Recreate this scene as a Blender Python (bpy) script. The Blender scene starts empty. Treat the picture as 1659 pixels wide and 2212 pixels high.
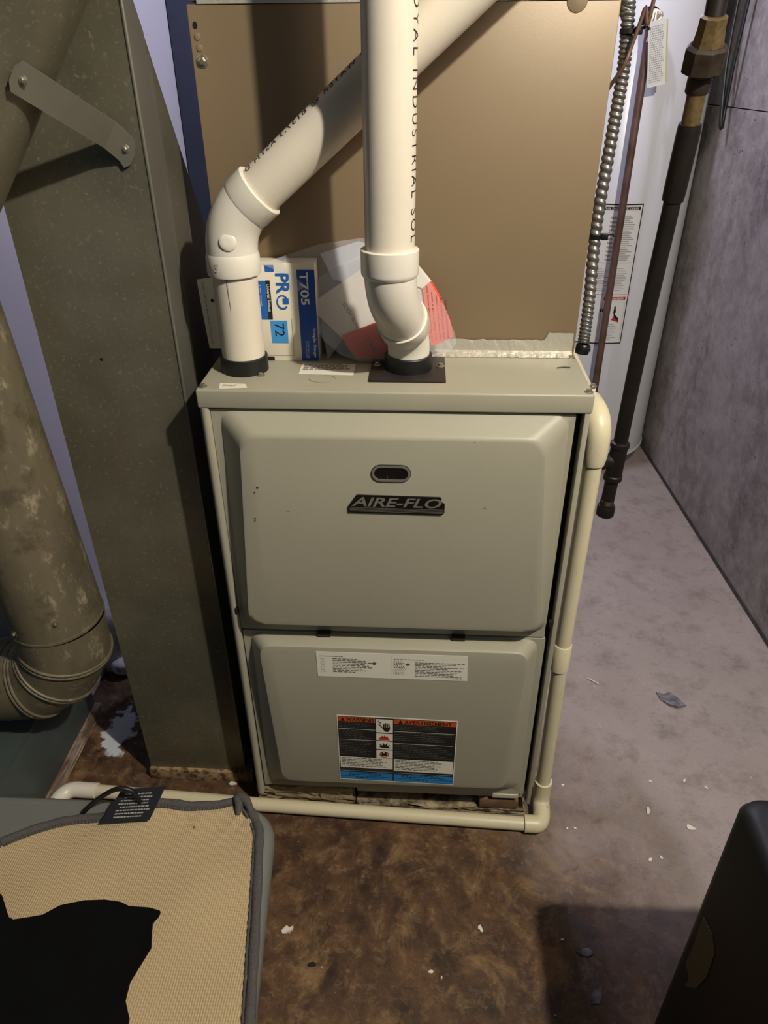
import bpy, bmesh, math, random
from mathutils import Vector, Matrix
random.seed(7)
S = bpy.context.scene
COL = S.collection
V = Vector
PI = math.pi

# ------------------------------------------------------------------ camera, light, exposure
cam_d = bpy.data.cameras.new('camera'); cam = bpy.data.objects.new('camera', cam_d); COL.objects.link(cam)
S.camera = cam
pitch, yaw, roll, fpx = 0.5531, -0.0552, -0.0075, 1562.74
fwd = V((math.sin(yaw) * math.cos(pitch), math.cos(yaw) * math.cos(pitch), -math.sin(pitch)))
rt = V((math.cos(yaw), -math.sin(yaw), 0)); up = rt.cross(fwd)
rt2 = math.cos(roll) * rt + math.sin(roll) * up; up2 = -math.sin(roll) * rt + math.cos(roll) * up
M = Matrix((rt2, up2, -fwd)).transposed().to_4x4(); M.translation = V((0.0376, -0.9079, 1.2659))
cam.matrix_world = M
cam_d.sensor_fit = 'VERTICAL'; cam_d.sensor_height = 24.0; cam_d.lens = fpx / 2212 * 24.0
cam_d.clip_start = 0.02

W = bpy.data.worlds.new('world'); S.world = W; W.use_nodes = True
bg = W.node_tree.nodes['Background']
bg.inputs[0].default_value = (0.28, 0.62, 1.0, 1); bg.inputs[1].default_value = 0.075

def lamp(name, kind, loc, energy, color, **kw):
    d = bpy.data.lights.new(name, kind); d.energy = energy; d.color = color
    for k, v in kw.items(): setattr(d, k, v)
    o = bpy.data.objects.new(name, d); COL.objects.link(o); o.location = loc; return o
lamp('ceiling_bulb', 'POINT', (0.84, -0.95, 2.20), 140, (1.0, 0.955, 0.83), shadow_soft_size=0.025)
lamp('aisle_bulb', 'POINT', (0.20, 1.25, 2.12), 40, (0.74, 0.74, 1.0), shadow_soft_size=0.05)
wl = lamp('back_fill', 'AREA', (0.0, 2.32, 1.78), 10, (0.56, 0.60, 1.0), shape='RECTANGLE', size=1.0, size_y=0.55)  # unseen bluish fill light added behind the furnace
wl.rotation_euler = (math.radians(-62), 0, 0)

S.view_settings.view_transform = 'Standard'; S.view_settings.look = 'None'
S.view_settings.gamma = 1.0; S.view_settings.use_curve_mapping = False
S.view_settings.exposure = 0.0

# ------------------------------------------------------------------ materials
def lin(h):
    c = [int(h[i:i + 2], 16) / 255 for i in (0, 2, 4)]
    return tuple(x / 12.92 if x <= 0.04045 else ((x + 0.055) / 1.055) ** 2.4 for x in c) + (1,)
class NT:
    def __init__(s, name):
        s.m = bpy.data.materials.new(name); s.m.use_nodes = True; s.t = s.m.node_tree; s.n = s.t.nodes
        s.b = s.n['Principled BSDF']; s.tc = s.n.new('ShaderNodeTexCoord')
    def link(s, a, b): s.t.links.new(a, b)
    def noise(s, scale, detail=4, rough=0.55, stretch=None, dist=0.0):
        n = s.n.new('ShaderNodeTexNoise'); n.inputs['Scale'].default_value = scale
        n.inputs['Detail'].default_value = detail; n.inputs['Roughness'].default_value = rough
        n.inputs['Distortion'].default_value = dist
        if stretch:
            mp = s.n.new('ShaderNodeMapping'); mp.inputs['Scale'].default_value = stretch
            s.link(s.tc.outputs['Object'], mp.inputs[0]); s.link(mp.outputs[0], n.inputs['Vector'])
        else: s.link(s.tc.outputs['Object'], n.inputs['Vector'])
        return n.outputs['Fac']
    def vor(s, scale):
        n = s.n.new('ShaderNodeTexVoronoi'); n.inputs['Scale'].default_value = scale
        s.link(s.tc.outputs['Object'], n.inputs['Vector']); return n
    def ramp(s, f, stops):
        r = s.n.new('ShaderNodeValToRGB'); e = r.color_ramp.elements
        while len(e) < len(stops): e.new(0.5)
        for i, (p, c) in enumerate(stops):
            e[i].position = p; e[i].color = c if len(c) == 4 else (*c, 1)
        s.link(f, r.inputs[0]); return r.outputs[0]
    def step(s, f, a, b): return s.ramp(f, [(a, (0, 0, 0)), (b, (1, 1, 1))] if a < b else [(b, (1, 1, 1)), (a, (0, 0, 0))])
    def mix(s, f, a, b, mode='MIX'):
        m = s.n.new('ShaderNodeMix'); m.data_type = 'RGBA'; m.blend_type = mode
        for sock, v in ((m.inputs[0], f), (m.inputs[6], a), (m.inputs[7], b)):
            if hasattr(v, 'is_output') or hasattr(v, 'links'): s.link(v, sock)
            else: sock.default_value = v
        return m.outputs[2]
    def math(s, op, a, b=None, c=None, clamp=False):
        m = s.n.new('ShaderNodeMath'); m.operation = op; m.use_clamp = clamp
        for i, v in enumerate((a, b, c)):
            if v is None: continue
            if hasattr(v, 'links'): s.link(v, m.inputs[i])
            else: m.inputs[i].default_value = v
        return m.outputs[0]
    def xyz(s):
        x = s.n.new('ShaderNodeSeparateXYZ'); s.link(s.tc.outputs['Object'], x.inputs[0]); return x.outputs
    def bump(s, h, strength=0.3, dist=0.002):
        b = s.n.new('ShaderNodeBump'); b.inputs['Strength'].default_value = strength; b.inputs['Distance'].default_value = dist
        s.link(h, b.inputs['Height']); s.link(b.outputs[0], s.b.inputs['Normal'])
    def color(s, c):
        if hasattr(c, 'links'): s.link(c, s.b.inputs['Base Color'])
        else: s.b.inputs['Base Color'].default_value = c
    def rm(s, r, m=0.0, spec=0.5):
        if hasattr(r, 'links'): s.link(r, s.b.inputs['Roughness'])
        else: s.b.inputs['Roughness'].default_value = r
        s.b.inputs['Metallic'].default_value = m; s.b.inputs['Specular IOR Level'].default_value = spec
def simple(name, h, rough=0.5, metal=0.0, var=0.0, scale=40, bump=0.0, spec=0.5, dark=None, bscale=None):
    t = NT(name); c = lin(h)
    if var:
        d = lin(dark) if dark else tuple(x * (1 - var) for x in c[:3]) + (1,)
        t.color(t.mix(t.step(t.noise(scale), 0.3, 0.7), c, d))
    else: t.color(c)
    t.rm(rough, metal, spec)
    if bump: t.bump(t.noise(bscale or scale * 4, 3), bump, 0.001)
    return t.m
MT = {}
MT['paint'] = simple('furnace_paint', 'a19c89', 0.42, 0, 0.05, 9, 0.10, 0.4, bscale=900)
MT['tan'] = simple('coil_paint', '87745a', 0.42, 0.15, 0.05, 6, 0.06, 0.5, bscale=700)
MT['pvc'] = simple('white_pvc', 'ded3c0', 0.32, 0, 0.05, 14)
MT['pvc2'] = simple('fitting_pvc', 'e4dccd', 0.30, 0, 0.04, 14)
t = NT('drain_pvc')
t.color(t.mix(t.step(t.noise(60, 6, 0.7), 0.62, 0.75), t.mix(t.noise(12), lin('dbd0b2'), lin('ccc09c')), lin('7d7157'))); t.rm(0.38)
MT['drain'] = t.m
MT['black'] = simple('black_rubber', '161513', 0.45)
MT['plate'] = simple('black_steel_plate', '2b2522', 0.5, 0.2)
MT['dark'] = simple('dark_void', '050505', 0.9)
MT['screw'] = simple('zinc_screw', 'b0a894', 0.35, 0.85)
MT['ink'] = simple('black_ink', '14120f', 0.7)
MT['grayink'] = simple('grey_ink', '55504a', 0.7)
MT['ltink'] = simple('grey_print', '9a968e', 0.7)
MT['paper'] = simple('white_label', 'e2dccb', 0.5)
MT['blue'] = simple('blue_print', '1d5fb0', 0.5)
MT['navyp'] = simple('navy_print', '17479a', 0.5)
MT['lcd'] = simple('lcd_print', '3f93d6', 0.5)
MT['orange'] = simple('orange_print', 'c0521f', 0.5)
MT['red'] = simple('red_print', 'b52a22', 0.5)
MT['lblue'] = simple('blue_band', '2380c0', 0.5)
MT['badge'] = simple('badge_black', '0f0e0d', 0.3)
MT['silver'] = simple('badge_silver', '8f8a80', 0.35, 0.5)
MT['box'] = simple('white_card', 'e8dfca', 0.45)
MT['conduit'] = simple('galvanised_conduit', '7f7d79', 0.38, 0.7, 0.25, 60)
MT['iron'] = simple('black_iron', '14110f', 0.45, 0.1, 0.5, 30, 0.15, dark='221a13')
MT['rustiron'] = simple('rusty_iron', '40362a', 0.6, 0.3, 0.5, 60, 0.3, dark='2a1d13')
MT['brass'] = simple('threaded_brass', '5a482c', 0.5, 0.4, 0.4, 120, 0.2, dark='7a6844')
MT['copper'] = simple('dull_copper', '74594f', 0.45, 0.3, 0.35, 20, dark='553d34')
MT['enamel'] = simple('white_enamel', 'cccbcf', 0.28, 0, 0.02, 4)
MT['tie'] = simple('black_nylon', '0c0c0d', 0.4)
MT['cable'] = simple('black_cable', '15161a', 0.4)
MT['foil'] = (lambda t: (t.color(lin('cfc8b8')), t.rm(0.3, 0.5), t.bump(t.noise(90, 5, 0.7), 0.5, 0.003), t.m)[-1])(NT('foil_tape'))
MT['bin'] = simple('grey_plastic', '6e6f6a', 0.45, 0, 0.08, 10)
MT['binding'] = simple('grey_binding', '54504e', 0.9, 0, 0.4, 300, 0.5)
MT['sheeting'] = simple('black_sheeting', '0b0c0b', 0.95, 0, 0.5, 14, 0.3, 0.1, dark='060606')
MT['navy'] = simple('navy_tag', '0c0f18', 0.6)
MT['case'] = simple('black_plastic', '0a0a0b', 0.5, 0, 0.3, 20)
MT['tape'] = simple('tan_patch', '5a4b28', 0.6)  # plain tan for the leaf-shaped patch on the black case
MT['joist'] = simple('old_joist', '33261b', 0.9, 0, .4, 5)
MT['wood'] = (lambda t: (t.color(t.mix(t.noise(30, 6, 0.6, (1, 0.1, 1)), lin('8a6a4c'), lin('3d2b1d'))), t.rm(0.8), t.bump(t.noise(60, 5, 0.6, (1, 0.1, 1)), 0.5, 0.004), t.m)[-1])(NT('old_wood'))
t = NT('rough_concrete'); t.color(t.mix(t.noise(70, 6, 0.7), lin('b09c78'), lin('6d5d43'))); t.rm(0.95); t.bump(t.noise(120, 6, 0.7), 0.9, 0.004)
MT['stone'] = t.m
t = NT('dirty_slab'); t.color(t.mix(t.step(t.noise(22, 6, 0.7), 0.42, 0.62), lin('46382a'), lin('b09d7a'))); t.rm(0.9); t.bump(t.noise(70, 6, 0.7), 0.6, 0.004)
MT['slab'] = t.m
t = NT('limewash'); t.color(t.mix(t.step(t.noise(18, 5), .55, .7), lin('d5d0cf'), lin('77706c'))); t.rm(0.9); t.bump(t.noise(40, 6), 0.6, 0.01)
MT['lime'] = t.m
t = NT('dusty_timber'); t.color(t.mix(t.step(t.noise(24, 6, 0.7, (1, .25, 1)), .4, .62), lin('5f4a3a'), lin('b3a496'))); t.rm(.9); t.bump(t.noise(60, 5), .5, .003)
MT['dusty'] = t.m
# galvanised sheet metal
def galv(name, a, b, fleck, metal=0.35, rough=0.48, fl=0.64, warm=None):
    t = NT(name)
    c = t.mix(t.step(t.noise(5, 4, 0.6), 0.35, 0.65), lin(a), lin(b))
    c = t.mix(t.math('MULTIPLY', t.step(t.noise(150, 8, 0.8), fl, fl + 0.12), 0.55), c, lin(fleck))
    if warm: c = t.mix(t.math('MULTIPLY', t.step(t.noise(9, 5, 0.6), 0.55, 0.75), 0.4), c, lin(warm))
    t.color(c); t.rm(rough, metal); t.bump(t.noise(30, 3), 0.05, 0.002)
    return t.m
MT['galv'] = galv('dull_galvanised', '88826e', '6c6856', 'cfc8ac', 0.6, 0.42, 0.56, warm='7c6850')
MT['galvl'] = galv('glare_galvanised', '8a867a', '7b776b', 'b0aa98', 0.6, 0.35)
MT['galvb'] = galv('blue_galvanised', '56605c', '4a5350', '8b8d84', 0.35, 0.45)
MT['blueshade'] = galv('partition_shade', '535b6c', '4b5261', '6d7484', 0.4, 0.45)  # dark blue tone stands in for shade on the rear partition
t = NT('stained_duct')
c = t.mix(t.step(t.noise(7, 5, 0.65, (1, 1, 0.3)), 0.35, 0.65), lin('766c55'), lin('575041'))
c = t.mix(t.math('MULTIPLY', t.step(t.noise(34, 8, 0.8, (1, 1, 0.5)), 0.55, 0.64), 0.8), c, lin('a89d85'))
c = t.mix(t.math('MULTIPLY', t.step(t.noise(16, 6, 0.7), 0.46, 0.36), 0.5), c, lin('3c3222'))
t.color(c); t.rm(0.55, 0.25); t.bump(t.noise(60, 5), 0.15, 0.002)
MT['pipe'] = t.m
t = NT('rusty_flange'); t.color(t.mix(t.step(t.noise(60, 6, 0.7), 0.45, 0.62), lin('a18863'), lin('4c301c'))); t.rm(0.8)
MT['rustfl'] = t.m
# floor
t = NT('concrete_floor'); X = t.xyz()
n1 = t.noise(4.5, 6, 0.62); n2 = t.noise(14, 7, 0.7); n3 = t.noise(55, 6, 0.7)
grey = t.mix(n1, lin('ada09b'), lin('8b7e7a'))
grey = t.mix(t.step(n2, 0.5, 0.75), grey, lin('7d706a'))
brown = t.mix(t.step(n2, 0.36, 0.62), lin('34241a'), lin('5e422a'))
brown = t.mix(t.step(t.noise(9, 8, 0.72, None, 0.6), 0.52, 0.70), brown, lin('876a47'))
n4 = t.noise(26, 10, 0.78, None, 0.4)
brown = t.mix(t.math('MULTIPLY', t.step(n4, 0.52, 0.68), 0.6), brown, lin('8f7552'))
brown = t.mix(t.math('MULTIPLY', t.step(n4, 0.46, 0.36), 0.7), brown, lin('281c13'))
brown = t.mix(t.math('MULTIPLY', t.step(n3, 0.58, 0.7), 0.4), brown, lin('a08a66'))
grey = t.mix(t.math('MULTIPLY', t.step(n4, 0.45, 0.34), 0.35), grey, lin('5c504b'))
grey = t.mix(t.math('MULTIPLY', t.step(n4, 0.60, 0.74), 0.3), grey, lin('cdc3bf'))
n5 = t.noise(240, 4, 0.7)
grey = t.mix(t.math('MULTIPLY', t.step(n5, 0.42, 0.30), 0.45), grey, lin('544a47'))
grey = t.mix(t.math('MULTIPLY', t.step(n5, 0.60, 0.72), 0.35), grey, lin('d0c8c4'))
brown = t.mix(t.math('MULTIPLY', t.step(n5, 0.42, 0.30), 0.5), brown, lin('1d140e'))
# long dark drip stain in front of the furnace
sx = t.math('ABSOLUTE', t.math('ADD', t.math('SUBTRACT', X[0], 0.095), t.math('MULTIPLY', t.math('SUBTRACT', n2, 0.5), 0.07)))
sy = t.math('MULTIPLY', t.step(X[1], -0.15, -0.11), t.step(X[1], 0.0, -0.03))
brown = t.mix(t.math('MULTIPLY', t.math('MULTIPLY', t.step(sx, 0.016, 0.004), sy), 0.8), brown, lin('1c130d'))
# grey side of the slab: right of x=.33, fading into the brown damp stain in front of the furnace
mk = t.math('ADD', t.math('MULTIPLY', t.math('SUBTRACT', X[0], 0.33), 2.2), t.math('MULTIPLY', t.math('SUBTRACT', X[1], 0.05), 1.6))
mk = t.math('ADD', mk, t.math('MULTIPLY', t.math('SUBTRACT', n1, 0.5), 1.3))
mk = t.math('ADD', mk, 0.45, clamp=True)
c = t.mix(mk, brown, grey)
c = t.mix(t.step(t.noise(80, 3, 0.5), 0.735, 0.76), c, lin('c6bfb8'))
c = t.mix(t.step(t.noise(48, 4, 0.6), 0.27, 0.22), c, lin('2a211c'))
# flaked white paint beside the return duct
dx = t.math('SUBTRACT', X[0], -0.62); dy = t.math('SUBTRACT', X[1], 0.18)
d2 = t.math('SQRT', t.math('ADD', t.math('MULTIPLY', dx, dx), t.math('MULTIPLY', t.math('MULTIPLY', dy, dy), 0.3)))
d2 = t.math('ADD', d2, t.math('MULTIPLY', t.math('SUBTRACT', t.noise(30, 5), 0.5), 0.10))
c = t.mix(t.step(d2, 0.034, 0.028), c, lin('c9cdd2'))
t.color(c); t.rm(t.ramp(n2, [(0.3, (0.45,) * 3), (0.7, (0.75,) * 3)]), 0, 0.4)
t.bump(t.math('ADD', n3, n2), 0.25, 0.003)
MT['floor'] = t.m
# poured concrete wall
t = NT('concrete_wall'); X = t.xyz()
a = t.noise(3.2, 6, 0.62, (1, 1, 0.8)); b = t.noise(22, 6, 0.68)
c = t.mix(t.step(a, 0.3, 0.68), lin('6d645f'), lin('aea59f'))
c = t.mix(t.math('MULTIPLY', t.step(b, 0.4, 0.66), 0.5), c, lin('c4bcb7'))
c = t.mix(t.step(t.noise(85, 3, 0.5), 0.31, 0.26), c, lin('2c2624'))
t.color(c); t.rm(0.85); t.bump(t.math('ADD', b, t.noise(90, 4)), 0.35, 0.003)
MT['wall'] = t.m
t = NT('white_plaster')
c = t.mix(t.noise(3, 4), lin('dcd9dc'), lin('cfcbcf'))
c = t.mix(t.step(t.noise(26, 4), 0.70, 0.76), c, lin('8f868a'))
t.color(c); t.rm(0.8); t.bump(t.noise(8, 4), 0.1, 0.004)
MT['plaster'] = t.m
# woven mat back
t = NT('mat_backing'); X = t.xyz()
wv = t.math('MULTIPLY', t.math('ADD', t.math('SINE', t.math('MULTIPLY', X[0], 1900)), t.math('SINE', t.math('MULTIPLY', X[1], 1500))), 0.5)
c = t.mix(t.noise(7, 4), lin('b39c76'), lin('a08a68'))
c = t.mix(t.math('MULTIPLY', t.math('ADD', wv, 1), 0.16), c, lin('d3bf98'))
c = t.mix(t.step(t.noise(70, 3), 0.29, 0.24), c, lin('5b452d'))
t.color(c); t.rm(0.95); t.bump(wv, 0.5, 0.001)
MT['mat'] = t.m
# clear plastic
t = NT('clear_plastic'); t.color(lin('dfe2e6')); t.rm(0.25); t.b.inputs['Alpha'].default_value = 0.24; t.bump(t.noise(28, 4, 0.6, (1, 1, 0.4)), 0.5, 0.01)
MT['poly'] = t.m
t = NT('glass'); t.b.inputs['Transmission Weight'].default_value = 1.0; t.rm(0.05)
MT['glass'] = t.m

# ------------------------------------------------------------------ helpers
OFF = {}
def mesh_of(name, vs, fs, smooth=None):
    m = bpy.data.meshes.new(name); m.from_pydata([tuple(v) for v in vs], [], fs); m.validate()
    bm = bmesh.new(); bm.from_mesh(m); bmesh.ops.recalc_face_normals(bm, faces=bm.faces[:]); bm.to_mesh(m); bm.free()
    if smooth is not None: m.shade_smooth() if smooth == 0 else m.shade_auto(smooth) if hasattr(m, 'shade_auto') else autosm(m, smooth)
    return m
def autosm(m, ang):
    m.shade_smooth(); m.set_sharp_from_angle(angle=math.radians(ang))
def link(o, parent):
    COL.objects.link(o)
    if parent is not None:
        o.parent = parent
        o.location = V(o.location) - OFF.get(parent.name, V((0, 0, 0)))
    return o
def obj(name, me, mat, parent=None, label=None):
    """me: (verts, faces, smooth angle) in world coordinates"""
    if isinstance(me, tuple): me = mesh_of(name, *me)
    if isinstance(mat, str): mat = MT[mat]
    me.materials.clear(); me.materials.append(mat)
    o = bpy.data.objects.new(name, me); link(o, parent)
    if label: o['label'] = label
    return o
def tag(o, label, cat, group=None, kind=None):
    o['label'] = label; o['category'] = cat
    if group: o['group'] = group
    if kind: o['kind'] = kind
    return o
def thing(name, loc, label, cat, group=None):
    o = bpy.data.objects.new(name, None); o.location = loc; COL.objects.link(o); o.empty_display_size = 0.05
    OFF[o.name] = V(loc); return tag(o, label, cat, group)
def struct(name, me, mat, parent=None):
    o = obj(name, me, mat, parent)
    if parent is None: o['kind'] = 'structure'
    return o
def join(*ms):
    vs, fs = [], []; sm = None
    for m in ms:
        k = len(vs); vs += list(m[0]); fs += [tuple(i + k for i in f) for f in m[1]]; sm = m[2] if len(m) > 2 else sm
    return vs, fs, sm
def box(x0, x1, y0, y1, z0, z1, bev=0.0, seg=2):
    if not bev:
        vs = [(x, y, z) for x in (x0, x1) for y in (y0, y1) for z in (z0, z1)]
        return vs, [(0, 1, 3, 2), (4, 6, 7, 5), (0, 4, 5, 1), (2, 3, 7, 6), (0, 2, 6, 4), (1, 5, 7, 3)], 30
    bm = bmesh.new(); bmesh.ops.create_cube(bm, size=1)
    for v in bm.verts: v.co = V(((x0 + x1) / 2 + v.co.x * (x1 - x0), (y0 + y1) / 2 + v.co.y * (y1 - y0), (z0 + z1) / 2 + v.co.z * (z1 - z0)))
    bmesh.ops.bevel(bm, geom=bm.edges[:], offset=bev, segments=seg, profile=0.5, affect='EDGES')
    return frombm(bm, 40)
def frombm(bm, sm=30):
    bm.verts.index_update(); r = [v.co.copy() for v in bm.verts], [tuple(v.index for v in f.verts) for f in bm.faces], sm
    bm.free(); return r
def basis(d):
    d = V(d).normalized(); a = V((0, 0, 1)) if abs(d.z) < 0.9 else V((0, -1, 0))
    u = d.cross(a).normalized(); return d, u, u.cross(d)
def tube(pts, rad, n=24, caps=True, sm=40):
    pts = [V(p) for p in pts]; k = len(pts); rs = rad if isinstance(rad, (list, tuple)) else [rad] * k
    tan = []
    for i in range(k):
        a = pts[max(i - 1, 0)]; b = pts[min(i + 1, k - 1)]
        if (b - a).length < 1e-9: a = pts[max(i - 2, 0)]; b = pts[min(i + 2, k - 1)]
        if (b - a).length < 1e-9: b = a + V((0, 0, 1))
        tan.append((b - a).normalized())
    _, u, w = basis(tan[0]); vs, fs = [], []
    for i in range(k):
        if i:
            q = tan[i - 1].rotation_difference(tan[i]); u = q @ u
        u = (u - tan[i] * u.dot(tan[i])).normalized(); w = tan[i].cross(u)
        for j in range(n):
            th = 2 * PI * j / n; vs.append(pts[i] + (u * math.cos(th) + w * math.sin(th)) * rs[i])
    for i in range(k - 1):
        for j in range(n): fs.append((i * n + j, i * n + (j + 1) % n, (i + 1) * n + (j + 1) % n, (i + 1) * n + j))
    if caps: fs += [tuple(range(n - 1, -1, -1)), tuple(range((k - 1) * n, k * n))]
    return vs, fs, sm
def lathe(base, d, prof, n=32, sm=40, caps=True):
    """prof: (distance along d, radius) pairs"""
    d, u, w = basis(d); base = V(base)
    vs, fs = [], []; k = len(prof)
    for h, r in prof:
        for j in range(n):
            th = 2 * PI * j / n; vs.append(base + d * h + (u * math.cos(th) + w * math.sin(th)) * r)
    for i in range(k - 1):
        for j in range(n): fs.append((i * n + j, i * n + (j + 1) % n, (i + 1) * n + (j + 1) % n, (i + 1) * n + j))
    if caps: fs += [tuple(range(n - 1, -1, -1)), tuple(range((k - 1) * n, k * n))]
    return vs, fs, sm
def arc(p0, corner, p1, n=10):
    """points of a smooth bend between p0 and p1 round a corner"""
    p0, c, p1 = V(p0), V(corner), V(p1)
    return [(1 - t) ** 2 * p0 + 2 * t * (1 - t) * c + t * t * p1 for t in [i / n for i in range(n + 1)]]
def spline(pts, n=8):
    P = [V(p) for p in pts]; out = []
    for i in range(len(P) - 1):
        a, b, c, d = P[max(i - 1, 0)], P[i], P[i + 1], P[min(i + 2, len(P) - 1)]
        for k in range(n):
            t = k / n; out.append(0.5 * ((2 * b) + (c - a) * t + (2 * a - 5 * b + 4 * c - d) * t * t + (3 * b - 3 * c + d - a) * t ** 3))
    out.append(P[-1]); return out
class Fr:
    """a flat frame: origin top-left, r right, d down, n out"""
    def __init__(s, o, r, d): s.o = V(o); s.r = V(r).normalized(); s.d = V(d).normalized(); s.n = s.d.cross(s.r).normalized() * -1; s.n = s.r.cross(-s.d)
    def p(s, a, b, h=0.0): return s.o + s.r * a + s.d * b + s.n * h
def plate(fr, poly, h0, h1, sm=30):
    k = len(poly)
    vs = [fr.p(a, b, h0) for a, b in poly] + [fr.p(a, b, h1) for a, b in poly]
    fs = [tuple(range(k)), tuple(range(2 * k - 1, k - 1, -1))] + [(i, (i + 1) % k, k + (i + 1) % k, k + i) for i in range(k)]
    return vs, fs, sm
def rect(a0, b0, a1, b1): return [(a0, b0), (a1, b0), (a1, b1), (a0, b1)]
def prints(name, fr, rects, h, mat, parent):
    vs, fs = [], []
    for q in rects:
        poly = rect(*q) if not isinstance(q[0], tuple) else q
        k = len(vs); vs += [fr.p(a, b, h) for a, b in poly]; fs.append(tuple(range(k, k + len(poly))))
    o = obj(name, (vs, fs, None), mat, parent)
    if len(rects) > 1: o['kind'] = 'stuff'
    return o
def words_rows(a0, b0, a1, b1, rows, fill=0.55, ragged=0.3):
    out = []; dh = (b1 - b0) / rows
    for i in range(rows):
        y = b0 + i * dh; end = a1 - random.random() * ragged * (a1 - a0); x = a0
        while x < end:
            w = min(random.uniform(0.006, 0.018) * (a1 - a0) / 0.09 * 0.6, end - x)
            out.append((x, y, x + w, y + dh * fill)); x += w + 0.0012 + 0.001 * random.random()
    return out
def textmesh(s, size=1.0, spacing=1.0, shear=0.0, bold=0.0):
    cu = bpy.data.curves.new('t', 'FONT'); cu.body = s; cu.size = size; cu.space_character = spacing; cu.shear = shear; cu.offset = bold
    cu.resolution_u = 4; cu.fill_mode = 'FRONT'
    o = bpy.data.objects.new('t', cu); COL.objects.link(o)
    m = bpy.data.meshes.new_from_object(o.evaluated_get(bpy.context.evaluated_depsgraph_get()))
    vs = [v.co.copy() for v in m.vertices]; fs = [tuple(p.vertices) for p in m.polygons]
    bpy.data.objects.remove(o); bpy.data.curves.remove(cu); bpy.data.meshes.remove(m)
    x0 = min(v.x for v in vs); x1 = max(v.x for v in vs); y0 = min(v.y for v in vs); y1 = max(v.y for v in vs)
    return [((v.x - x0) / (x1 - x0), (v.y - y0) / (y1 - y0)) for v in vs], fs
def text(s, fr, a0, b0, a1, b1, h, mat, parent, name='lettering', **kw):
    """text filling the rectangle a0..a1, b0..b1 (b down) of a frame"""
    vs, fs = textmesh(s, **kw)
    return obj(name, ([fr.p(a0 + x * (a1 - a0), b1 - y * (b1 - b0), h) for x, y in vs], fs, None), mat, parent)
def text_on_tube(s, A, dirv, ref, r, s0, s1, th0, th1, mat, parent, **kw):
    """text run along a cylinder from A+dir*s0 to A+dir*s1; letters span angles th0 (foot) .. th1 (head), measured from ref about dir"""
    d = V(dirv).normalized(); A = V(A); u = (V(ref) - d * V(ref).dot(d)).normalized(); w = d.cross(u)
    vs, fs = textmesh(s, **kw)
    bm = bmesh.new(); bv = [bm.verts.new((x, y, 0)) for x, y in vs]
    for f in fs:
        try: bm.faces.new([bv[i] for i in f])
        except ValueError: pass
    for k in range(1, 5): bmesh.ops.bisect_plane(bm, geom=bm.verts[:] + bm.edges[:] + bm.faces[:], plane_co=(0, k / 5, 0), plane_no=(0, 1, 0))
    out = []
    bm.verts.index_update()
    for v in bm.verts:
        th = th0 + (th1 - th0) * v.co.y; out.append(A + d * (s0 + (s1 - s0) * v.co.x) + (u * math.cos(th) + w * math.sin(th)) * (r + 0.0005))
    f2 = [tuple(v.index for v in f.verts) for f in bm.faces]; bm.free()
    return obj('lettering', (out, f2, None), mat, parent)
def screw_mesh(d, r=0.0048):
    return mesh_of('screw', *join(lathe((0, 0, 0), d, [(0, r * 1.25), (0.0008, r * 1.25), (0.0012, r * 1.05)], 16), lathe((0, 0, 0), d, [(0.0008, r * 0.8), (0.004, r * 0.75), (0.0045, r * 0.5)], 6, 20)))
SC = {}
def screw(pos, d, parent, mat='screw', r=0.0048):
    key = (tuple(d), mat, r)
    if key not in SC:
        SC[key] = screw_mesh(d, r); SC[key].materials.append(MT[mat])
    o = bpy.data.objects.new('screw', SC[key]); o.location = pos; link(o, parent); return o
def quadring(TL, TR, BR, BL, r, y, n=6):
    """rounded quadrilateral in the xz plane at depth y"""
    c = [V(TL), V(TR), V(BR), V(BL)]; out = []
    for i in range(4):
        p, q, s = c[i - 1], c[i], c[(i + 1) % 4]
        a = q + (p - q).normalized() * r; b = q + (s - q).normalized() * r
        out += [((1 - t) ** 2 * a + 2 * t * (1 - t) * q + t * t * b) for t in [k / n for k in range(n + 1)]]
    return [V((v.x, y, v.y)) for v in out]
def loft(rings, sm=50, cap0=True, cap1=True):
    n = len(rings[0]); vs = [v for r in rings for v in r]; fs = []
    for i in range(len(rings) - 1):
        for j in range(n): fs.append((i * n + j, i * n + (j + 1) % n, (i + 1) * n + (j + 1) % n, (i + 1) * n + j))
    if cap0: fs.append(tuple(range(n)))
    if cap1: fs.append(tuple(range((len(rings) - 1) * n, len(rings) * n)))
    return vs, fs, sm
def rock(c, s, seed, sub=3, amp=0.25):
    rng = random.Random(seed); bm = bmesh.new(); bmesh.ops.create_icosphere(bm, subdivisions=sub, radius=1)
    ks = [(V((rng.uniform(-3, 3), rng.uniform(-3, 3), rng.uniform(-3, 3))), rng.uniform(0, 6)) for _ in range(7)]
    for v in bm.verts:
        f = 1 + amp * sum(math.sin(k.dot(v.co) + p) for k, p in ks) / 4
        q = v.co * f; q = V([math.copysign(abs(a) ** 0.75, a) for a in q])
        v.co = V((c[0] + q.x * s[0], c[1] + q.y * s[1], max(c[2] + q.z * s[2], 0.0005)))
    return frombm(bm, 45)
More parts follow.
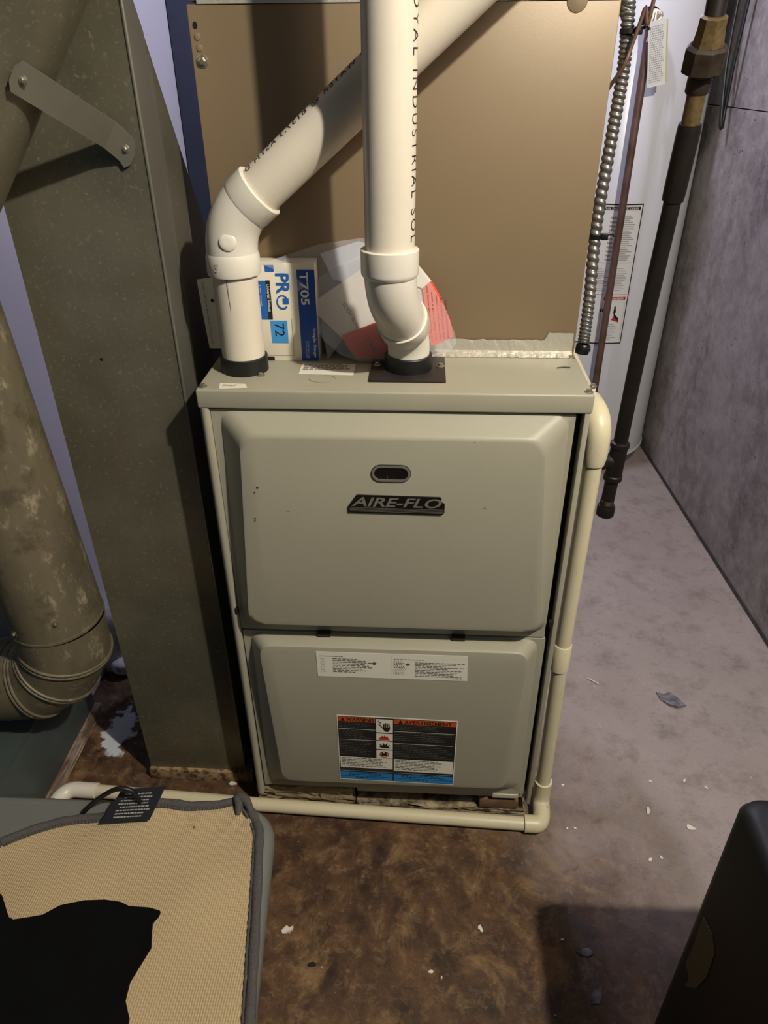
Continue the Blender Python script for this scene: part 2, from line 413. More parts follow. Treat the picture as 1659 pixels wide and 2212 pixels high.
def rough_block(x0, x1, y0, y1, z0, z1, seed, amp=0.004, cuts=9):
    rng = random.Random(seed); bm = bmesh.new(); bmesh.ops.create_cube(bm, size=1)
    bmesh.ops.subdivide_edges(bm, edges=bm.edges[:], cuts=cuts, use_grid_fill=True)
    for v in bm.verts:
        c = V(((x0 + x1) / 2 + v.co.x * (x1 - x0), (y0 + y1) / 2 + v.co.y * (y1 - y0), (z0 + z1) / 2 + v.co.z * (z1 - z0)))
        if z0 + 1e-4 < c.z < z1 - 1e-4 or True:
            c.x += rng.uniform(-amp, amp); c.y += rng.uniform(-amp * 1.6, amp); c.z = max(z0, c.z - rng.uniform(0, amp * 0.8))
        v.co = c
    return frombm(bm, 15)
def sheet(poly, depth, disp=0.0, seed=1, cuts=3, sm=0):
    """thin sheet from outline points (3D), filled and rippled along its normal"""
    bm = bmesh.new(); vs = [bm.verts.new(p) for p in poly]; f = bm.faces.new(vs); f.normal_update(); nrm = f.normal.copy()
    bmesh.ops.triangulate(bm, faces=bm.faces[:]); bmesh.ops.subdivide_edges(bm, edges=bm.edges[:], cuts=cuts, use_grid_fill=True)
    rng = random.Random(seed); ks = [(V([rng.uniform(-60, 60) for _ in range(3)]), rng.uniform(0, 6)) for _ in range(5)]
    for v in bm.verts: v.co += nrm * disp * sum(math.sin(k.dot(v.co) + p) for k, p in ks) / 3
    if depth:
        r = bmesh.ops.extrude_face_region(bm, geom=bm.faces[:])
        for g in r['geom']:
            if isinstance(g, bmesh.types.BMVert): g.co += nrm * depth
    return frombm(bm, 40 if sm == 0 else sm)

# ------------------------------------------------------------------ the setting
struct('floor', box(-2.2, 1.2, -2.6, 2.4, -0.08, 0.0), 'floor')
def wallx(y): return 0.9594 - 0.0336 * y
y0, y1 = -2.6, 2.4
def slab_right(z0, z1, inset):
    a, b = wallx(y0) + inset, wallx(y1) + inset
    vs = [(a, y0, z0), (b, y1, z0), (b + .15, y1, z0), (a + .15, y0, z0), (a, y0, z1), (b, y1, z1), (b + .15, y1, z1), (a + .15, y0, z1)]
    return vs, [(0, 1, 2, 3), (7, 6, 5, 4), (0, 4, 5, 1), (1, 5, 6, 2), (2, 6, 7, 3), (3, 7, 4, 0)], None
wr = struct('wall_right', slab_right(0, 1.155, 0), 'wall')
obj('upper_pour', slab_right(1.158, 2.45, 0.005), 'wall', wr)
struct('trim_1', ([(wallx(-2.6) - .009, -2.6, .0005), (wallx(2.2) - .009, 2.2, .0005), (wallx(2.2), 2.2, .004), (wallx(-2.6), -2.6, .004)], [(0, 1, 2, 3)], None), simple('dark_joint', '3a3230', .9, 0, .6, 40, .5))
# back wall with an unseen window added to carry the bluish fill
bw = struct('wall_back', join(box(-0.9, 1.05, 2.2, 2.4, 0, 1.5), box(-0.9, 1.05, 2.2, 2.4, 2.05, 2.45), box(-0.9, -0.5, 2.2, 2.4, 1.5, 2.05), box(0.5, 1.05, 2.2, 2.4, 1.5, 2.05)), 'plaster')
wn = struct('added_window', join(box(-.5, .5, 2.22, 2.26, 1.5, 1.53), box(-.5, .5, 2.22, 2.26, 2.02, 2.05), box(-.5, -.47, 2.22, 2.26, 1.53, 2.02), box(.47, .5, 2.22, 2.26, 1.53, 2.02), box(-.015, .015, 2.22, 2.26, 1.53, 2.02)), 'enamel')
for xa, xb in ((-.47, -.015), (.015, .47)): obj('added_pane', box(xa, xb, 2.238, 2.242, 1.53, 2.02), 'glass', wn)
struct('wall_left', join(box(-2.2, -0.722, 0.25, 2.4, 0.0, 2.45)), 'plaster')
struct('ceiling', box(-2.2, 1.2, -1.6, 2.4, 2.45, 2.5), 'joist')
tk = thing('shade_partition', (-.45, 1.8, 0), 'dark blue partition with shade put into its colour, far behind the furnace at left', 'duct')  # added partition; shade at the back is put into its dark colour
obj('shade_body', box(-.720, -.15, 1.60, 2.0, 0, 2.3, .003), 'blueshade', tk)
obj('edge_strip', box(-.24, -.21, 1.594, 1.602, 0, 2.3, .001), 'blueshade', tk)
# limewashed footing stones where the plastered wall meets the floor
for i, (c, s) in enumerate((((-.705, .40, .075), (.035, .045, .10)), ((-.712, .47, .05), (.06, .05, .07)), ((-.678, .372, .02), (.028, .03, .022)))):
    o = obj('whitewashed_stone', rock(c, s, 31 + i), 'lime')
    tag(o, ['tall whitewashed footing stone beside the bottom of the round duct', 'whitewashed footing stone set behind the tall one', 'small broken whitewashed stone on floor in front of the footing'][i], 'stone')

# ------------------------------------------------------------------ furnace
ZB = 0.045; H = 0.8929
f = thing('furnace', (0, 0.36, ZB), 'grey-green gas furnace cabinet standing on stones with two embossed doors', 'furnace')
obj('cabinet', join(box(-.2665, .2665, .03, .72, ZB, .866), box(-.2665, -.2655, .004, .03, ZB, .866), box(.2655, .2665, .004, .03, ZB, .866)), 'paint', f)
# rolled left and folded right front flanges
prof = [(-.2665, .02)] + [(-.2600 - .0065 * math.cos(a), .0065 - .0065 * math.sin(a)) for a in [k * PI / 8 for k in range(9)]] + [(-.2535, .02)]
vs = [V((x, y, z)) for z in (ZB, .866) for x, y in prof]; k = len(prof)
obj('front_flange', (vs, [(i, (i + 1) % k, k + (i + 1) % k, k + i) for i in range(k)] + [tuple(range(k)), tuple(range(k, 2 * k))], 45), 'paint', f)
obj('gap_shade', box(.2480, .2600, .0255, .0305, .067, .866), 'badge', f)  # black strip stands in for the shade in the door gap
obj('front_flange', box(.2590, .2665, .001, .024, ZB, .866, .0012), 'paint', f)
obj('top_cap', box(-.2688, .2688, 0, .72, .8652, H, .0032, 3), 'paint', f)
up_d = [quadring((-.2528, .8625), (.2488, .8625), (.2488, .4665), (-.2528, .4665), .002, .013), quadring((-.2528, .8625), (.2488, .8625), (.2488, .4665), (-.2528, .4665), .002, .006),
        quadring((-.239, .8612), (.2405, .8612), (.2470, .479), (-.2505, .479), .020, .0058), quadring((-.237, .859), (.2385, .859), (.2460, .4815), (-.249, .4815), .022, .003),
        quadring((-.211, .8405), (.2085, .8405), (.2365, .500), (-.232, .500), .026, -.0205), quadring((-.2085, .838), (.206, .838), (.2345, .5025), (-.230, .5025), .026, -.0238),
        quadring((-.203, .833), (.2005, .833), (.2285, .508), (-.224, .508), .024, -.025)]
obj('upper_door', loft(up_d, 38), 'paint', f)
lo_d = [quadring((-.2515, .4625), (.2515, .4625), (.2520, .068), (-.2505, .068), .002, .013), quadring((-.2515, .4625), (.2515, .4625), (.2520, .068), (-.2505, .068), .002, .006),
        quadring((-.239, .4605), (.240, .4605), (.2425, .0850), (-.2415, .0850), .022, .0058), quadring((-.237, .4603), (.238, .4603), (.2395, .0880), (-.239, .0880), .024, .003),
        quadring((-.222, .4580), (.2235, .4580), (.213, .1165), (-.2075, .1165), .026, -.0195), quadring((-.220, .4555), (.2215, .4555), (.211, .119), (-.2055, .119), .026, -.0236),
        quadring((-.213, .4485), (.2145, .4485), (.205, .125), (-.1995, .125), .024, -.025)]
obj('lower_door', loft(lo_d, 38), 'paint', f)
obj('base_rail', box(-.0700, .2585, .014, .03, .048, .067), 'paint', f)
DF = Fr((0, -.0251, 0), (1, 0, 0), (0, 0, -1))          # door face frame: a = x, b = -z
for x, z, s in ((-.2465, .503, 1), (.2455, .494, -1)):
    obj('latch_slot', plate(DF, [(x + .008 * math.cos(a), -z + .0055 * math.sin(a)) for a in [i * PI / 8 for i in range(16)]], -.0318, -.0312), 'dark', f)
    obj('latch', box(x - s * .009 - .0025, x - s * .009 + .0025, -.001, .006, z - .001, z + .011, .001), 'plate', f)
for x in (-.1138, .1083): obj('door_clip', box(x - .011, x + .011, -.004, .010, .460, .4675, .001), 'plate', f)
screw((-.2478, .0128, .0655), (0, -1, 0), f)
obj('bent_tab', box(.193, .243, .004, .012, .056, .0665, .001), 'foil', f)
prints('scuff_mark', Fr((0, -.0253, 0), (1, 0, 0), (0, 0, -1)), [[(x - w, -z), (x + w * .3, -z - h), (x + w, -z + h * .2), (x, -z + h)] for x, z, w, h in
       ((-.1915, .7560, .0022, .0024), (-.1965, .7480, .0010, .0022), (-.2000, .7040, .0024, .0016), (-.2005, .7000, .0016, .0012), (.1120, .8330, .0010, .0010), (.1320, .7300, .0018, .0008), (-.1500, .7180, .0030, .0006))], 0, 'plate', f)
# sight glass
def stadium(cx, cz, w, h, n=10):
    r = h / 2; o = []
    for k in range(n + 1): a = -PI / 2 + PI * k / n; o.append((cx + w / 2 - r + r * math.cos(a), -cz + r * math.sin(a)))
    for k in range(n + 1): a = PI / 2 + PI * k / n; o.append((cx - w / 2 + r + r * math.cos(a), -cz + r * math.sin(a)))
    return o
SX, SZ = -.0009, .7836
def ringplate(fr, a, b, h0, h1):
    k = len(a); vs = [fr.p(*p, h0) for p in a] + [fr.p(*p, h1) for p in a] + [fr.p(*p, h1) for p in b] + [fr.p(*p, h0) for p in b]
    fs = []
    for i in range(k):
        j = (i + 1) % k
        for q in range(3): fs.append((q * k + i, q * k + j, (q + 1) * k + j, (q + 1) * k + i))
    return vs, fs, 40
sp = obj('sight_port', ringplate(DF, stadium(SX, SZ, .0540, .0250), stadium(SX, SZ, .0475, .0185), -.0005, .0022), 'silver', f, 'dark framed oval sight glass')
obj('rim_seal', ringplate(DF, stadium(SX, SZ, .0555, .0265), stadium(SX, SZ, .0540, .0250), -.0005, .0012), 'ink', sp)
obj('lens', plate(DF, stadium(SX, SZ, .0478, .0188), .0002, .0008), 'badge', sp)
prints('scale_mark', DF, [(SX - .014 + i * .009, -SZ + .0045, SX - .0135 + i * .009, -SZ + .008) for i in range(3)], .001, 'silver', sp)
# name badge
BF = Fr((0, -.0253, 0), (1, 0, -.011), (-.011, 0, -1))
bd = obj('name_badge', plate(BF, [(-.0590, -.7470), (-.0575, -.7480), (.0600, -.7478), (.0622, -.7462), (.0622, -.7395), (.0638, -.7390), (.0672, -.7370), (.0672, -.7222), (.0640, -.7192), (-.0700, -.7190), (-.0705, -.7285), (-.0690, -.7312)], 0, .0022), 'badge', f, 'black raised name badge')
text('AIRE-FLO', BF, -.0655, -.7455, .0628, -.7300, .0026, 'silver', bd, shear=0.28, bold=0.018)
prints('pinstripe', BF, [(-.068, -.7280 + i * .0019, .066, -.7273 + i * .0019) for i in range(4)], .0026, 'silver', bd)
# diagnostic label
LF = Fr((-.125, -.0253, .4488), (1, 0, -.0040), (0, 0, -1))
lb = obj('diagnostic_label', plate(LF, [(0, 0), (.2485, -.0005), (.2505, .0552), (.0008, .0552)], 0, .0004), 'paper', f, 'white bilingual code label')
prints('printed_text', LF, words_rows(.006, .0085, .048, .0107, 1, .6) + words_rows(.007, .0135, .017, .046, 9, .5, .5) + words_rows(.027, .0135, .095, .046, 9, .42, .45) + [(.1235, .003, .1238, .053)] +
       words_rows(.128, .0105, .185, .0127, 1, .6) + words_rows(.128, .015, .148, .046, 9, .5, .4) + words_rows(.163, .0165, .245, .050, 10, .42, .4) + words_rows(.226, .0515, .246, .053, 1, .6), .0007, 'grayink', lb)
prints('test_dot', LF, [[(cx + .0036 * math.cos(a), .022 + .0028 * math.sin(a)) for a in [i * PI / 8 for i in range(16)]] for cx in (.096, .151)], .0008, 'grayink', lb)
# warning label
WF = Fr((-.0967, -.0253, .3024), (.2112, 0, -.0055), (-.0006, 0, -.170))
wl_ = obj('warning_label', plate(WF, rect(0, 0, .2113, .1700), 0, .0004), 'paper', f, 'black warning label with orange headings and blue foot')
q = lambda a, b, c, d: (a * .2113, b * .17, c * .2113, d * .17)
prints('black_ground', WF, [q(.008, .012, .992, .985)], .0006, 'ink', wl_)
prints('orange_heading', WF, [q(.012, .018, .318, .085), q(.474, .018, .988, .085)], .0008, 'orange', wl_)
prints('white_panel', WF, [q(.326, .028, .466, .225), q(.326, .240, .466, .342), q(.326, .355, .466, .480), q(.326, .494, .466, .618), q(.014, .622, .466, .795), q(.476, .622, .986, .815)] + [q(.012, .192, .318, .197), q(.012, .352, .318, .357), q(.474, .195, .980, .200), q(.474, .378, .975, .383), q(.01, .845, .985, .848)], .0008, 'paper', wl_)
prints('blue_band', WF, [q(.010, .866, .466, .930), q(.476, .866, .988, .930), q(.010, .936, .466, .978), q(.476, .936, .988, .978)], .0008, 'lblue', wl_)
text('WARNING', WF, .0160, .0040, .0655, .0130, .0011, 'ink', wl_, bold=.02)
text('AVERTISSEMENT', WF, .1185, .0046, .2015, .0132, .0011, 'ink', wl_, bold=.02)
prints('alert_triangle', WF, [[(.0062, .0132), (.0102, .0040), (.0142, .0132)], [(.1080, .0134), (.1120, .0042), (.1160, .0134)]], .0011, 'ink', wl_)
rws = []
for a0, a1 in ((.014, .31), (.48, .98)):
    for b0, b1, n in ((.10, .185, 4), (.21, .345, 5), (.37, .60, 9)):
        rws += words_rows(a0 * .2113, b0 * .17, a1 * .2113, b1 * .17, n, .34, .3)
prints('small_print', WF, rws + words_rows(.004, .137, .14, .1435, 3, .3, .3), .0008, 'grayink', wl_)
prints('panel_print', WF, words_rows(.005, .108, .097, .133, 6, .42, .25) + words_rows(.103, .108, .195, .136, 7, .42, .25), .0010, 'grayink', wl_)
prints('band_print', WF, words_rows(.018, .149, .085, .157, 2, .4, .2) + words_rows(.115, .149, .195, .157, 2, .4, .2) + words_rows(.03, .1605, .07, .164, 1, .5, .2) + words_rows(.13, .1605, .17, .164, 1, .5, .2), .0010, 'ink', wl_)
cxw = .396 * .2113
def hand():
    o = []
    base = (.088, .0290)
    o.append([(.0815, .0255), (.092, .0255), (.0925, .020), (.0905, .0335), (.0845, .0345), (.081, .029)][0:2] + [(.0935, .0210), (.0935, .029), (.0905, .0355), (.0850, .0355), (.0810, .0290)])
    for i, (x, t) in enumerate(((.0815, .0165), (.0845, .0135), (.0875, .0140), (.0905, .0155))): o.append((x, t, x + .0022, .026))
    o.append([(.0745, .0195), (.0765, .0185), (.0815, .0265), (.0815, .029)])
    o.append([(.0725, .0085), (.0785, .0135), (.0745, .0165), (.0775, .0205), (.0765, .0215), (.0725, .0168), (.0765, .0138), (.0715, .0095)])
    return o
prints('shock_symbol', WF, hand(), .0011, 'ink', wl_)
prints('flame_symbol', WF, [[(.0735, .0565), (.0755, .0500), (.0775, .0520), (.0790, .0455), (.0815, .0490), (.0840, .0445), (.0860, .0490), (.0885, .0460), (.0905, .0520), (.0935, .0565)]], .0011, 'red', wl_)
prints('burst_symbol', WF, [[(.0785, .0780), (.0720, .0735), (.0775, .0740), (.0735, .0665), (.0800, .0715), (.0815, .0640), (.0845, .0705), (.0890, .0645), (.0885, .0720), (.0940, .0690), (.0905, .0745), (.0955, .0770), (.0905, .0785)]], .0011, 'ink', wl_)
prints('storage_symbol', WF, [(.0780, .0915, .0885, .0985), (.0790, .0880, .0810, .0915), (.0840, .0890, .0870, .0915)], .0011, 'ink', wl_)
ring = [(.0833 + .0085 * math.cos(a), .0945 + .0078 * math.sin(a)) for a in [i * PI / 12 for i in range(24)]]; ring2 = [(.0833 + .0068 * math.cos(a), .0945 + .0061 * math.sin(a)) for a in [i * PI / 12 for i in range(24)]]
prints('prohibition_ring', WF, [[ring[i], ring[(i + 1) % 24], ring2[(i + 1) % 24], ring2[i]] for i in range(24)], .0013, 'red', wl_)
# labels and screws on the cap
CF = Fr((0, 0, H + .0002), (1, 0, 0), (0, -1, 0))        # a = x, b = -y
l1 = obj('exhaust_label', plate(CF, [(-.2399, -.0244), (-.2039, -.0226), (-.1985, -.0092), (-.2363, -.0046)], 0, .0004), 'paper', f, 'small white sticker')
text('EXHAUST', CF, -.2335, -.0190, -.2140, -.0125, .0007, 'grayink', l1)
l2 = obj('rating_label', plate(CF, [(-.1373, -.1065), (-.0584, -.1040), (-.0580, -.0606), (-.1362, -.0633)], 0, .0004), 'paper', f, 'worn white rating sticker')
prints('printed_text', CF, words_rows(-.133, -.103, -.063, -.077, 6, .5, .25), .0007, 'grayink', l2)
for p in ((-.2657, .0117), (-.1893, .0561), (.262, .0107), (.2603, .1436)): screw((p[0] if abs(p[0]) < .264 else math.copysign(.2605, p[0]), p[1], H), (0, 0, 1), f)
obj('knockout', ringplate(CF, [(-.100 + .019 * math.cos(a), -.046 + .014 * math.sin(a)) for a in [i * PI / 12 for i in range(24)]], [(-.100 + .0182 * math.cos(a), -.046 + .0132 * math.sin(a)) for a in [i * PI / 12 for i in range(24)]], 0, .0006), 'paint', f)

# supports under the furnace
bl = obj('concrete_paver', join(rough_block(-.268, -.078, .0150, .030, 0, .0605, 3, .0034, 11), box(-.262, -.084, .026, .13, 0, .0446)), 'stone'); tag(bl, 'broken concrete paver under left front corner of the furnace', 'paver')
o = obj('stone_slab', rough_block(-.072, .262, .012, .13, 0, .016, 5, .003), 'slab'); tag(o, 'flat whitish stone slab on floor under right half of furnace', 'stone')
o = obj('wood_shim', box(.170, .246, .010, .10, .016, .042, .002), 'wood'); tag(o, 'brown wood shim wedged between stone slab and furnace base', 'shim')
o = obj('support_block', box(-.2, .2, .35, .6, 0, ZB), 'stone'); tag(o, 'dark supporting block far under the furnace', 'block')

# ------------------------------------------------------------------ coil cabinet on top
c = thing('coil_cabinet', (0, .42, H), 'tall tan sheet-metal coil cabinet standing on the furnace top', 'cabinet')
obj('case', box(-.2585, .2660, .155, .52, H, 1.331, .0015), 'tan', c)
obj('plenum', box(-.2560, .2640, .157, .52, 1.3335, 2.44, .0015), 'galvl', c)
obj('foil_seam', box(-.245, .2645, .1535, .157, 1.331, 1.345), 'foil', c)
screw((-.2465, .155, 1.2718), (0, -1, 0), c, r=.0062)
CC = Fr((0, .155, 0), (1, 0, 0), (0, 0, -1))
for z in (1.2855, 1.2975): obj('dimple', lathe((-.2475 - (z - 1.28) * .1, .155, z), (0, -1, 0), [(0, .0042), (.0010, .0036), (.0016, .001)], 14), 'tan', c)
obj('screw_hole', plate(CC, [(-.2505 + .003 * math.cos(a), -1.3095 + .004 * math.sin(a)) for a in [i * PI / 8 for i in range(16)]], .0002, .0005), 'dark', c)
obj('stud_cap', lathe((.214, .155, 1.330), (0, -1, 0), [(0, .0125), (.0008, .0120), (.0014, .010)], 20), 'tan', c)
# foil tape along the bottom joint, with wrinkles
rng = random.Random(4); vs = []; fs = []; N = 40
for i in range(N + 1):
    x = .02 + (.262 - .02) * i / N; top = .9165 + rng.uniform(-.0012, .0012) if x < .22 else .9275 + rng.uniform(-.0004, .0004)
    for (y, z) in ((.1535, top), (.1528 - rng.uniform(0, .001), (top + .9005) / 2), (.1515, .9005), (.1475, .8990), (.1415 - rng.uniform(0, .002), H + .0006)): vs.append((x, y, z))
for i in range(N):
    for j in range(4): fs.append((i * 5 + j, i * 5 + j + 1, i * 5 + j + 6, i * 5 + j + 5))
obj('foil_tape', (vs, fs, None), 'foil', c)

# ------------------------------------------------------------------ exhaust and intake pipes
R2 = .0302; RC = .0358
EX = V((-.2166, .0811, H))
e = thing('exhaust_pipe', EX, 'white PVC exhaust pipe with 45 degree elbow climbing to upper right', 'pipe')
obj('rubber_coupling', lathe(EX, (0, 0, 1), [(0, .0318), (0, .0338), (.021, .0338), (.0222, .0325), (.0222, .0305)], 36), 'black', e)
corner = EX + V((0, 0, .202)); dd = V((.2146, -.004, .176)).normalized()
obj('riser', tube([EX + V((0, 0, .012)), EX + V((0, 0, .15))], R2, 36), 'pvc', e)
obj('socket', lathe(EX + V((0, 0, .135)), (0, 0, 1), [(0, R2), (.0006, .0352), (.003, RC), (.024, RC), (.0285, .0342)], 40), 'pvc2', e)
b0 = EX + V((0, 0, .158)); b1 = corner + dd * .040
obj('elbow', tube([b0] + arc(b0 + V((0, 0, .005)), corner, b1, 14), .0342, 36), 'pvc2', e)
obj('socket', lathe(corner + dd * .030, dd, [(0, .0342), (.004, RC), (.0275, RC), (.0285, .0348), (.0285, R2)], 40), 'pvc2', e)
obj('diagonal_pipe', tube([corner + dd * .035] + arc(corner + dd * .80, corner + dd * .87, corner + dd * .87 + V((0, 0, .07)), 8) + [V(((corner + dd * .87).x, (corner + dd * .87).y, 2.44))], R2, 40), 'pvc', e)
ref = V((0, -1, 0))
bn = lathe(EX + V((.004, -.0325, .182)), (.05, -1, .12), [(0, .0115), (.0015, .0112), (.0028, .0095), (.0030, .004)], 22)
obj('mould_mark', bn, 'pvc2', e)
vs_, fs_ = textmesh("45'", bold=.02)
obj('lettering', ([EX + V((math.sin(-.62 + .30 * x), -math.cos(-.62 + .30 * x), 0)) * (RC + .0007) + V((0, 0, .1445 + .011 * y)) for x, y in vs_], fs_, None), 'pvc', e)
prints('mould_line', Fr(EX, (1, 0, 0), (0, 0, -1)), [[(-.0325, -.1540), (-.0310, -.1540), (-.0310, -.1400), (-.0325, -.1400)]], .0175, 'enamel', e)
# print along the underside of the diagonal, reading towards the elbow
text_on_tube('280 PSI @ 73 DEG F (23 DEG C) WATER @ B137.3 ASTM D', corner, -dd, (0, -1, 0), R2, -.475, -.063, math.radians(50), math.radians(76), 'ink', e, spacing=1.25)
obj('primer_stain', tube([EX + V((-.004, -R2 + .0006, .134)), EX + V((-.0035, -R2 + .0002, .115)), EX + V((-.0030, -R2 + .0005, .095)), EX + V((-.0042, -R2 + .0008, .088))], [.0012, .0009, .0007, .0004], 6), 'ltink', e)

IN = V((.0193, .0872, H))
it = thing('intake_pipe', IN, 'white PVC intake pipe rising vertically from black base plate', 'pipe')
bp = obj('base_plate', [(V(p)) for p in ()] and None or mesh_of('base_plate', *box(-.0345, .0722, .0352, .1335, H, H + .0035, .001)), 'plate', it)
for p in ((-.0259, .0949), (.0655, .0925)): screw((p[0], p[1], H + .0035), (0, 0, 1), it)
obj('rubber_coupling', lathe(IN + V((0, 0, .0035)), (0, 0, 1), [(0, .0338), (.0195, .0338), (.021, .0325), (.021, .030)], 36), 'black', it)
c1 = IN + V((.001, 0, .050)); c2 = V((-.0035, .006, 1.0215)); topd = V((0, 0, 1)); md = (c2 - c1).normalized()
obj('lower_elbow', tube([IN + V((0, 0, .014))] + arc(IN + V((0, 0, .022)), c1, c1 + md * .034, 12), .0295, 36), 'pvc2', it)
obj('socket', lathe(c1 + md * .020, md, [(0, .0295), (.006, .0345), (.030, .0352), (.0305, .0330), (.0305, .030)], 40), 'pvc2', it)
obj('upper_elbow', tube([c1 + md * .042] + arc(c2 - md * .034, c2, c2 + V((0, 0, .040)), 14), .0325, 40), 'pvc2', it)
obj('socket', lathe(c2 + V((0, 0, .022)), topd, [(0, .0325), (.003, .0350), (.006, .0358), (.0325, .0358), (.0335, .0345), (.0335, .030)], 40), 'pvc2', it)
obj('vertical_pipe', tube([c2 + V((0, 0, .03)), V((-.0035, .006, 2.44))], R2, 44), 'pvc', it)
obj('mould_mark', lathe(c1 + md * .075 + V((.018, -.022, .013)), (.55, -.8, .1), [(0, .0105), (.002, .0102), (.0035, .008), (.0036, .003)], 22), 'pvc2', it)
obj('mould_tip', lathe(c1 + md * .070 + V((-.020, -.020, .010)), (-.3, -.9, .1), [(0, .004), (.003, .0015)], 10), 'pvc2', it)
text_on_tube('ROYAL INDUSTRIAL SOL', V((-.0035, .006, 1.0)), (0, 0, -1), (0, -1, 0), R2, -.343, -.087, math.radians(-58), math.radians(-84), 'ink', it, spacing=1.3, bold=-.012)

# ------------------------------------------------------------------ thermostat box, plastic bags, booklet behind the pipes
YB = .118
tb = thing('thermostat_box', (-.16, .135, H), 'white thermostat carton lying on its side behind the exhaust pipe', 'box')
obj('carton', box(-.2350, -.1135, YB, YB + .034, H, 1.0335, .0008), 'box', tb)
TB = Fr((0, YB - .0002, 0), (1, 0, 0), (0, 0, -1))
prints('navy_stripe', TB, [(-.1388, -1.0250, -.1137, -.8935)], .0004, 'navyp', tb)
prints('blue_stripe', TB, [(-.1960, -1.0095, -.1838, -.9546), (-.1830, -1.0310, -.1705, -1.0220)], .0004, 'blue', tb)
prints('black_stripe', TB, [(-.1838, -1.0100, -.1775, -.9546)], .0004, 'ink', tb)
prints('black_foot', TB, [(-.2000, -.8990, -.1800, -.8932)], .0004, 'ink', tb)
prints('lcd_panel', TB, [(-.1815, -.9530, -.1572, -.9200)], .0004, 'lcd', tb)
prints('thermostat_outline', TB, [(-.1505, -.9560, -.1500, -.9010), (-.1900, -.9013, -.1500, -.9008)], .0005, 'ltink', tb)
# texts run down the carton: reading direction is -z, letter tops point to +x
def vtext(s, x0, x1, z0, z1, mat, **kw):
    fr = Fr((x1, YB - .0008, z0), (0, 0, -1), (-1, 0, 0)); fr.n = V((0, -1, 0))
    return text(s, fr, 0, 0, z0 - z1, x1 - x0, 0, mat, tb, **kw)
vtext('PR', -.1690, -.1500, 1.0200, .9915, 'blue', bold=.03)
vtext('1', -.1610, -.1525, .9850, .9770, 'blue', bold=.03)
rg = [(-.1615 + .0088 * math.cos(a), -.9795 + .0105 * math.sin(a)) for a in [math.radians(40 + i * 15) for i in range(20)]]
rg2 = [(-.1615 + .0068 * math.cos(a), -.9800 + .0080 * math.sin(a)) for a in [math.radians(40 + i * 15) for i in range(20)]]
prints('power_symbol', TB, [[rg[i], rg[i + 1], rg2[i + 1], rg2[i]] for i in range(19)], .0006, 'blue', tb)
vtext('Universal Subbase', -.1828, -.1785, 1.0045, .9660, 'paper', shear=.2, bold=.01)
vtext('5 Year warranty', -.1935, -.1905, 1.0040, .9740, 'paper')
vtext('T705', -.1350, -.1230, 1.0220, .9760, 'paper', bold=.02)
vtext('72', -.1760, -.1620, .9490, .9300, 'ink')
vtext('Single Stage', -.1215, -.1165, .9420, .8985, 'paper', bold=.01)
vtext('Retrofit 1 Heat / 1 Cool', -.1295, -.1270, .9230, .8975, 'paper')
vtext('Non-Programmable', -.1325, -.1305, .9230, .8975, 'paper')

def bagpt(x, z, y0): return V((x, y0 + .25 * (z - H), max(z, H + .001)))
bag = thing('document_bag', (-.02, .108, H), 'clear plastic bag of manuals and orange sheets leaning behind the intake pipe', 'bag')
fo = [(-.1489, .9845), (-.1244, 1.0031), (-.0896, 1.0215), (-.037, 1.0457), (.002, 1.0429), (.0282, 1.0311), (.0484, 1.0042), (.0704, .9707), (.0863, .9333), (.0873, .9239), (.081, .913), (.0509, .9045), (-.003, .8968), (-.0539, .8969), (-.0811, .9061), (-.1046, .9252)]
obj('film', sheet([bagpt(x, z, .1060) for x, z in fo], 0, .0012, 2, 5), 'poly', bag)
obj('manual', sheet([bagpt(x, z, .1105) for x, z in [(-.1278, .9712), (-.0471, 1.0227), (.0155, 1.0091), (.0489, .9849), (.034, .9093), (-.0474, .9006), (-.0745, .9242)]], .001, .0003, 5, 2), simple('manual_paper', 'cdc3b8', .7), bag, 'folded white manual')
ol = obj('orange_sheet', sheet([bagpt(x, z, .1085) for x, z in [(-.079, .9317), (-.0371, .9473), (-.0037, .9601), (.0332, .9479), (.0308, .9), (-.0562, .8991), (-.0697, .9138)]], .0003, .0004, 6, 2), simple('orange_paper', 'd84a22', .7), bag, 'orange notice sheet')
orr = obj('orange_sheet', sheet([bagpt(x, z, .1072) for x, z in [(.0374, .9971), (.0496, 1.0068), (.0633, .9862), (.0775, .9555), (.083, .9317), (.052, .9187), (.0445, .949)]], .0003, .0006, 8, 2), simple('orange_paper', 'e0502a', .7), bag, 'orange notice sheet seen at the bag edge')
obj('white_sheet', sheet([bagpt(x, z, .1078) for x, z in [(.015, 1.020), (.028, 1.0300), (.0500, 1.0060), (.0374, .9960), (.030, .999)]], .0003, .0003, 9, 1), 'paper', bag)
def slanted(s, p0, p1, hgt, y0, mat, name='lettering'):
    a = bagpt(*p0, y0); b = bagpt(*p1, y0); r = (b - a); L = r.length; n = V((0, -1, .25)).normalized(); d = -(n.cross(r.normalized()))
    fr = Fr(a, r, d); fr.n = n
    return text(s, fr, 0, 0, L, hgt, 0, mat, bag, name=name)
slanted('WATER HEATER', (-.0560, .9400), (-.0900 + .012, .9750), .0055, .1088, 'grayink')
slanted('SPILLS', (-.0330, .9110), (-.0430, .9290), .0045, .1068, 'ink')
slanted('SUR GAS', (-.0230, .9240), (-.0300, .9460), .0040, .1068, 'ink')
for i in range(5):
    slanted(['and flame generated by the', 'with a gas supply line', 'vapour or other flammable', 'this is much cooler than', 'follow the instructions'][i], (.0445 + .0068 * i, .9960 - .0035 * i + (.004 if i == 0 else 0)), (.0545 + .0058 * i, .9260 + .0012 * i), .0028, .1058, 'ink')
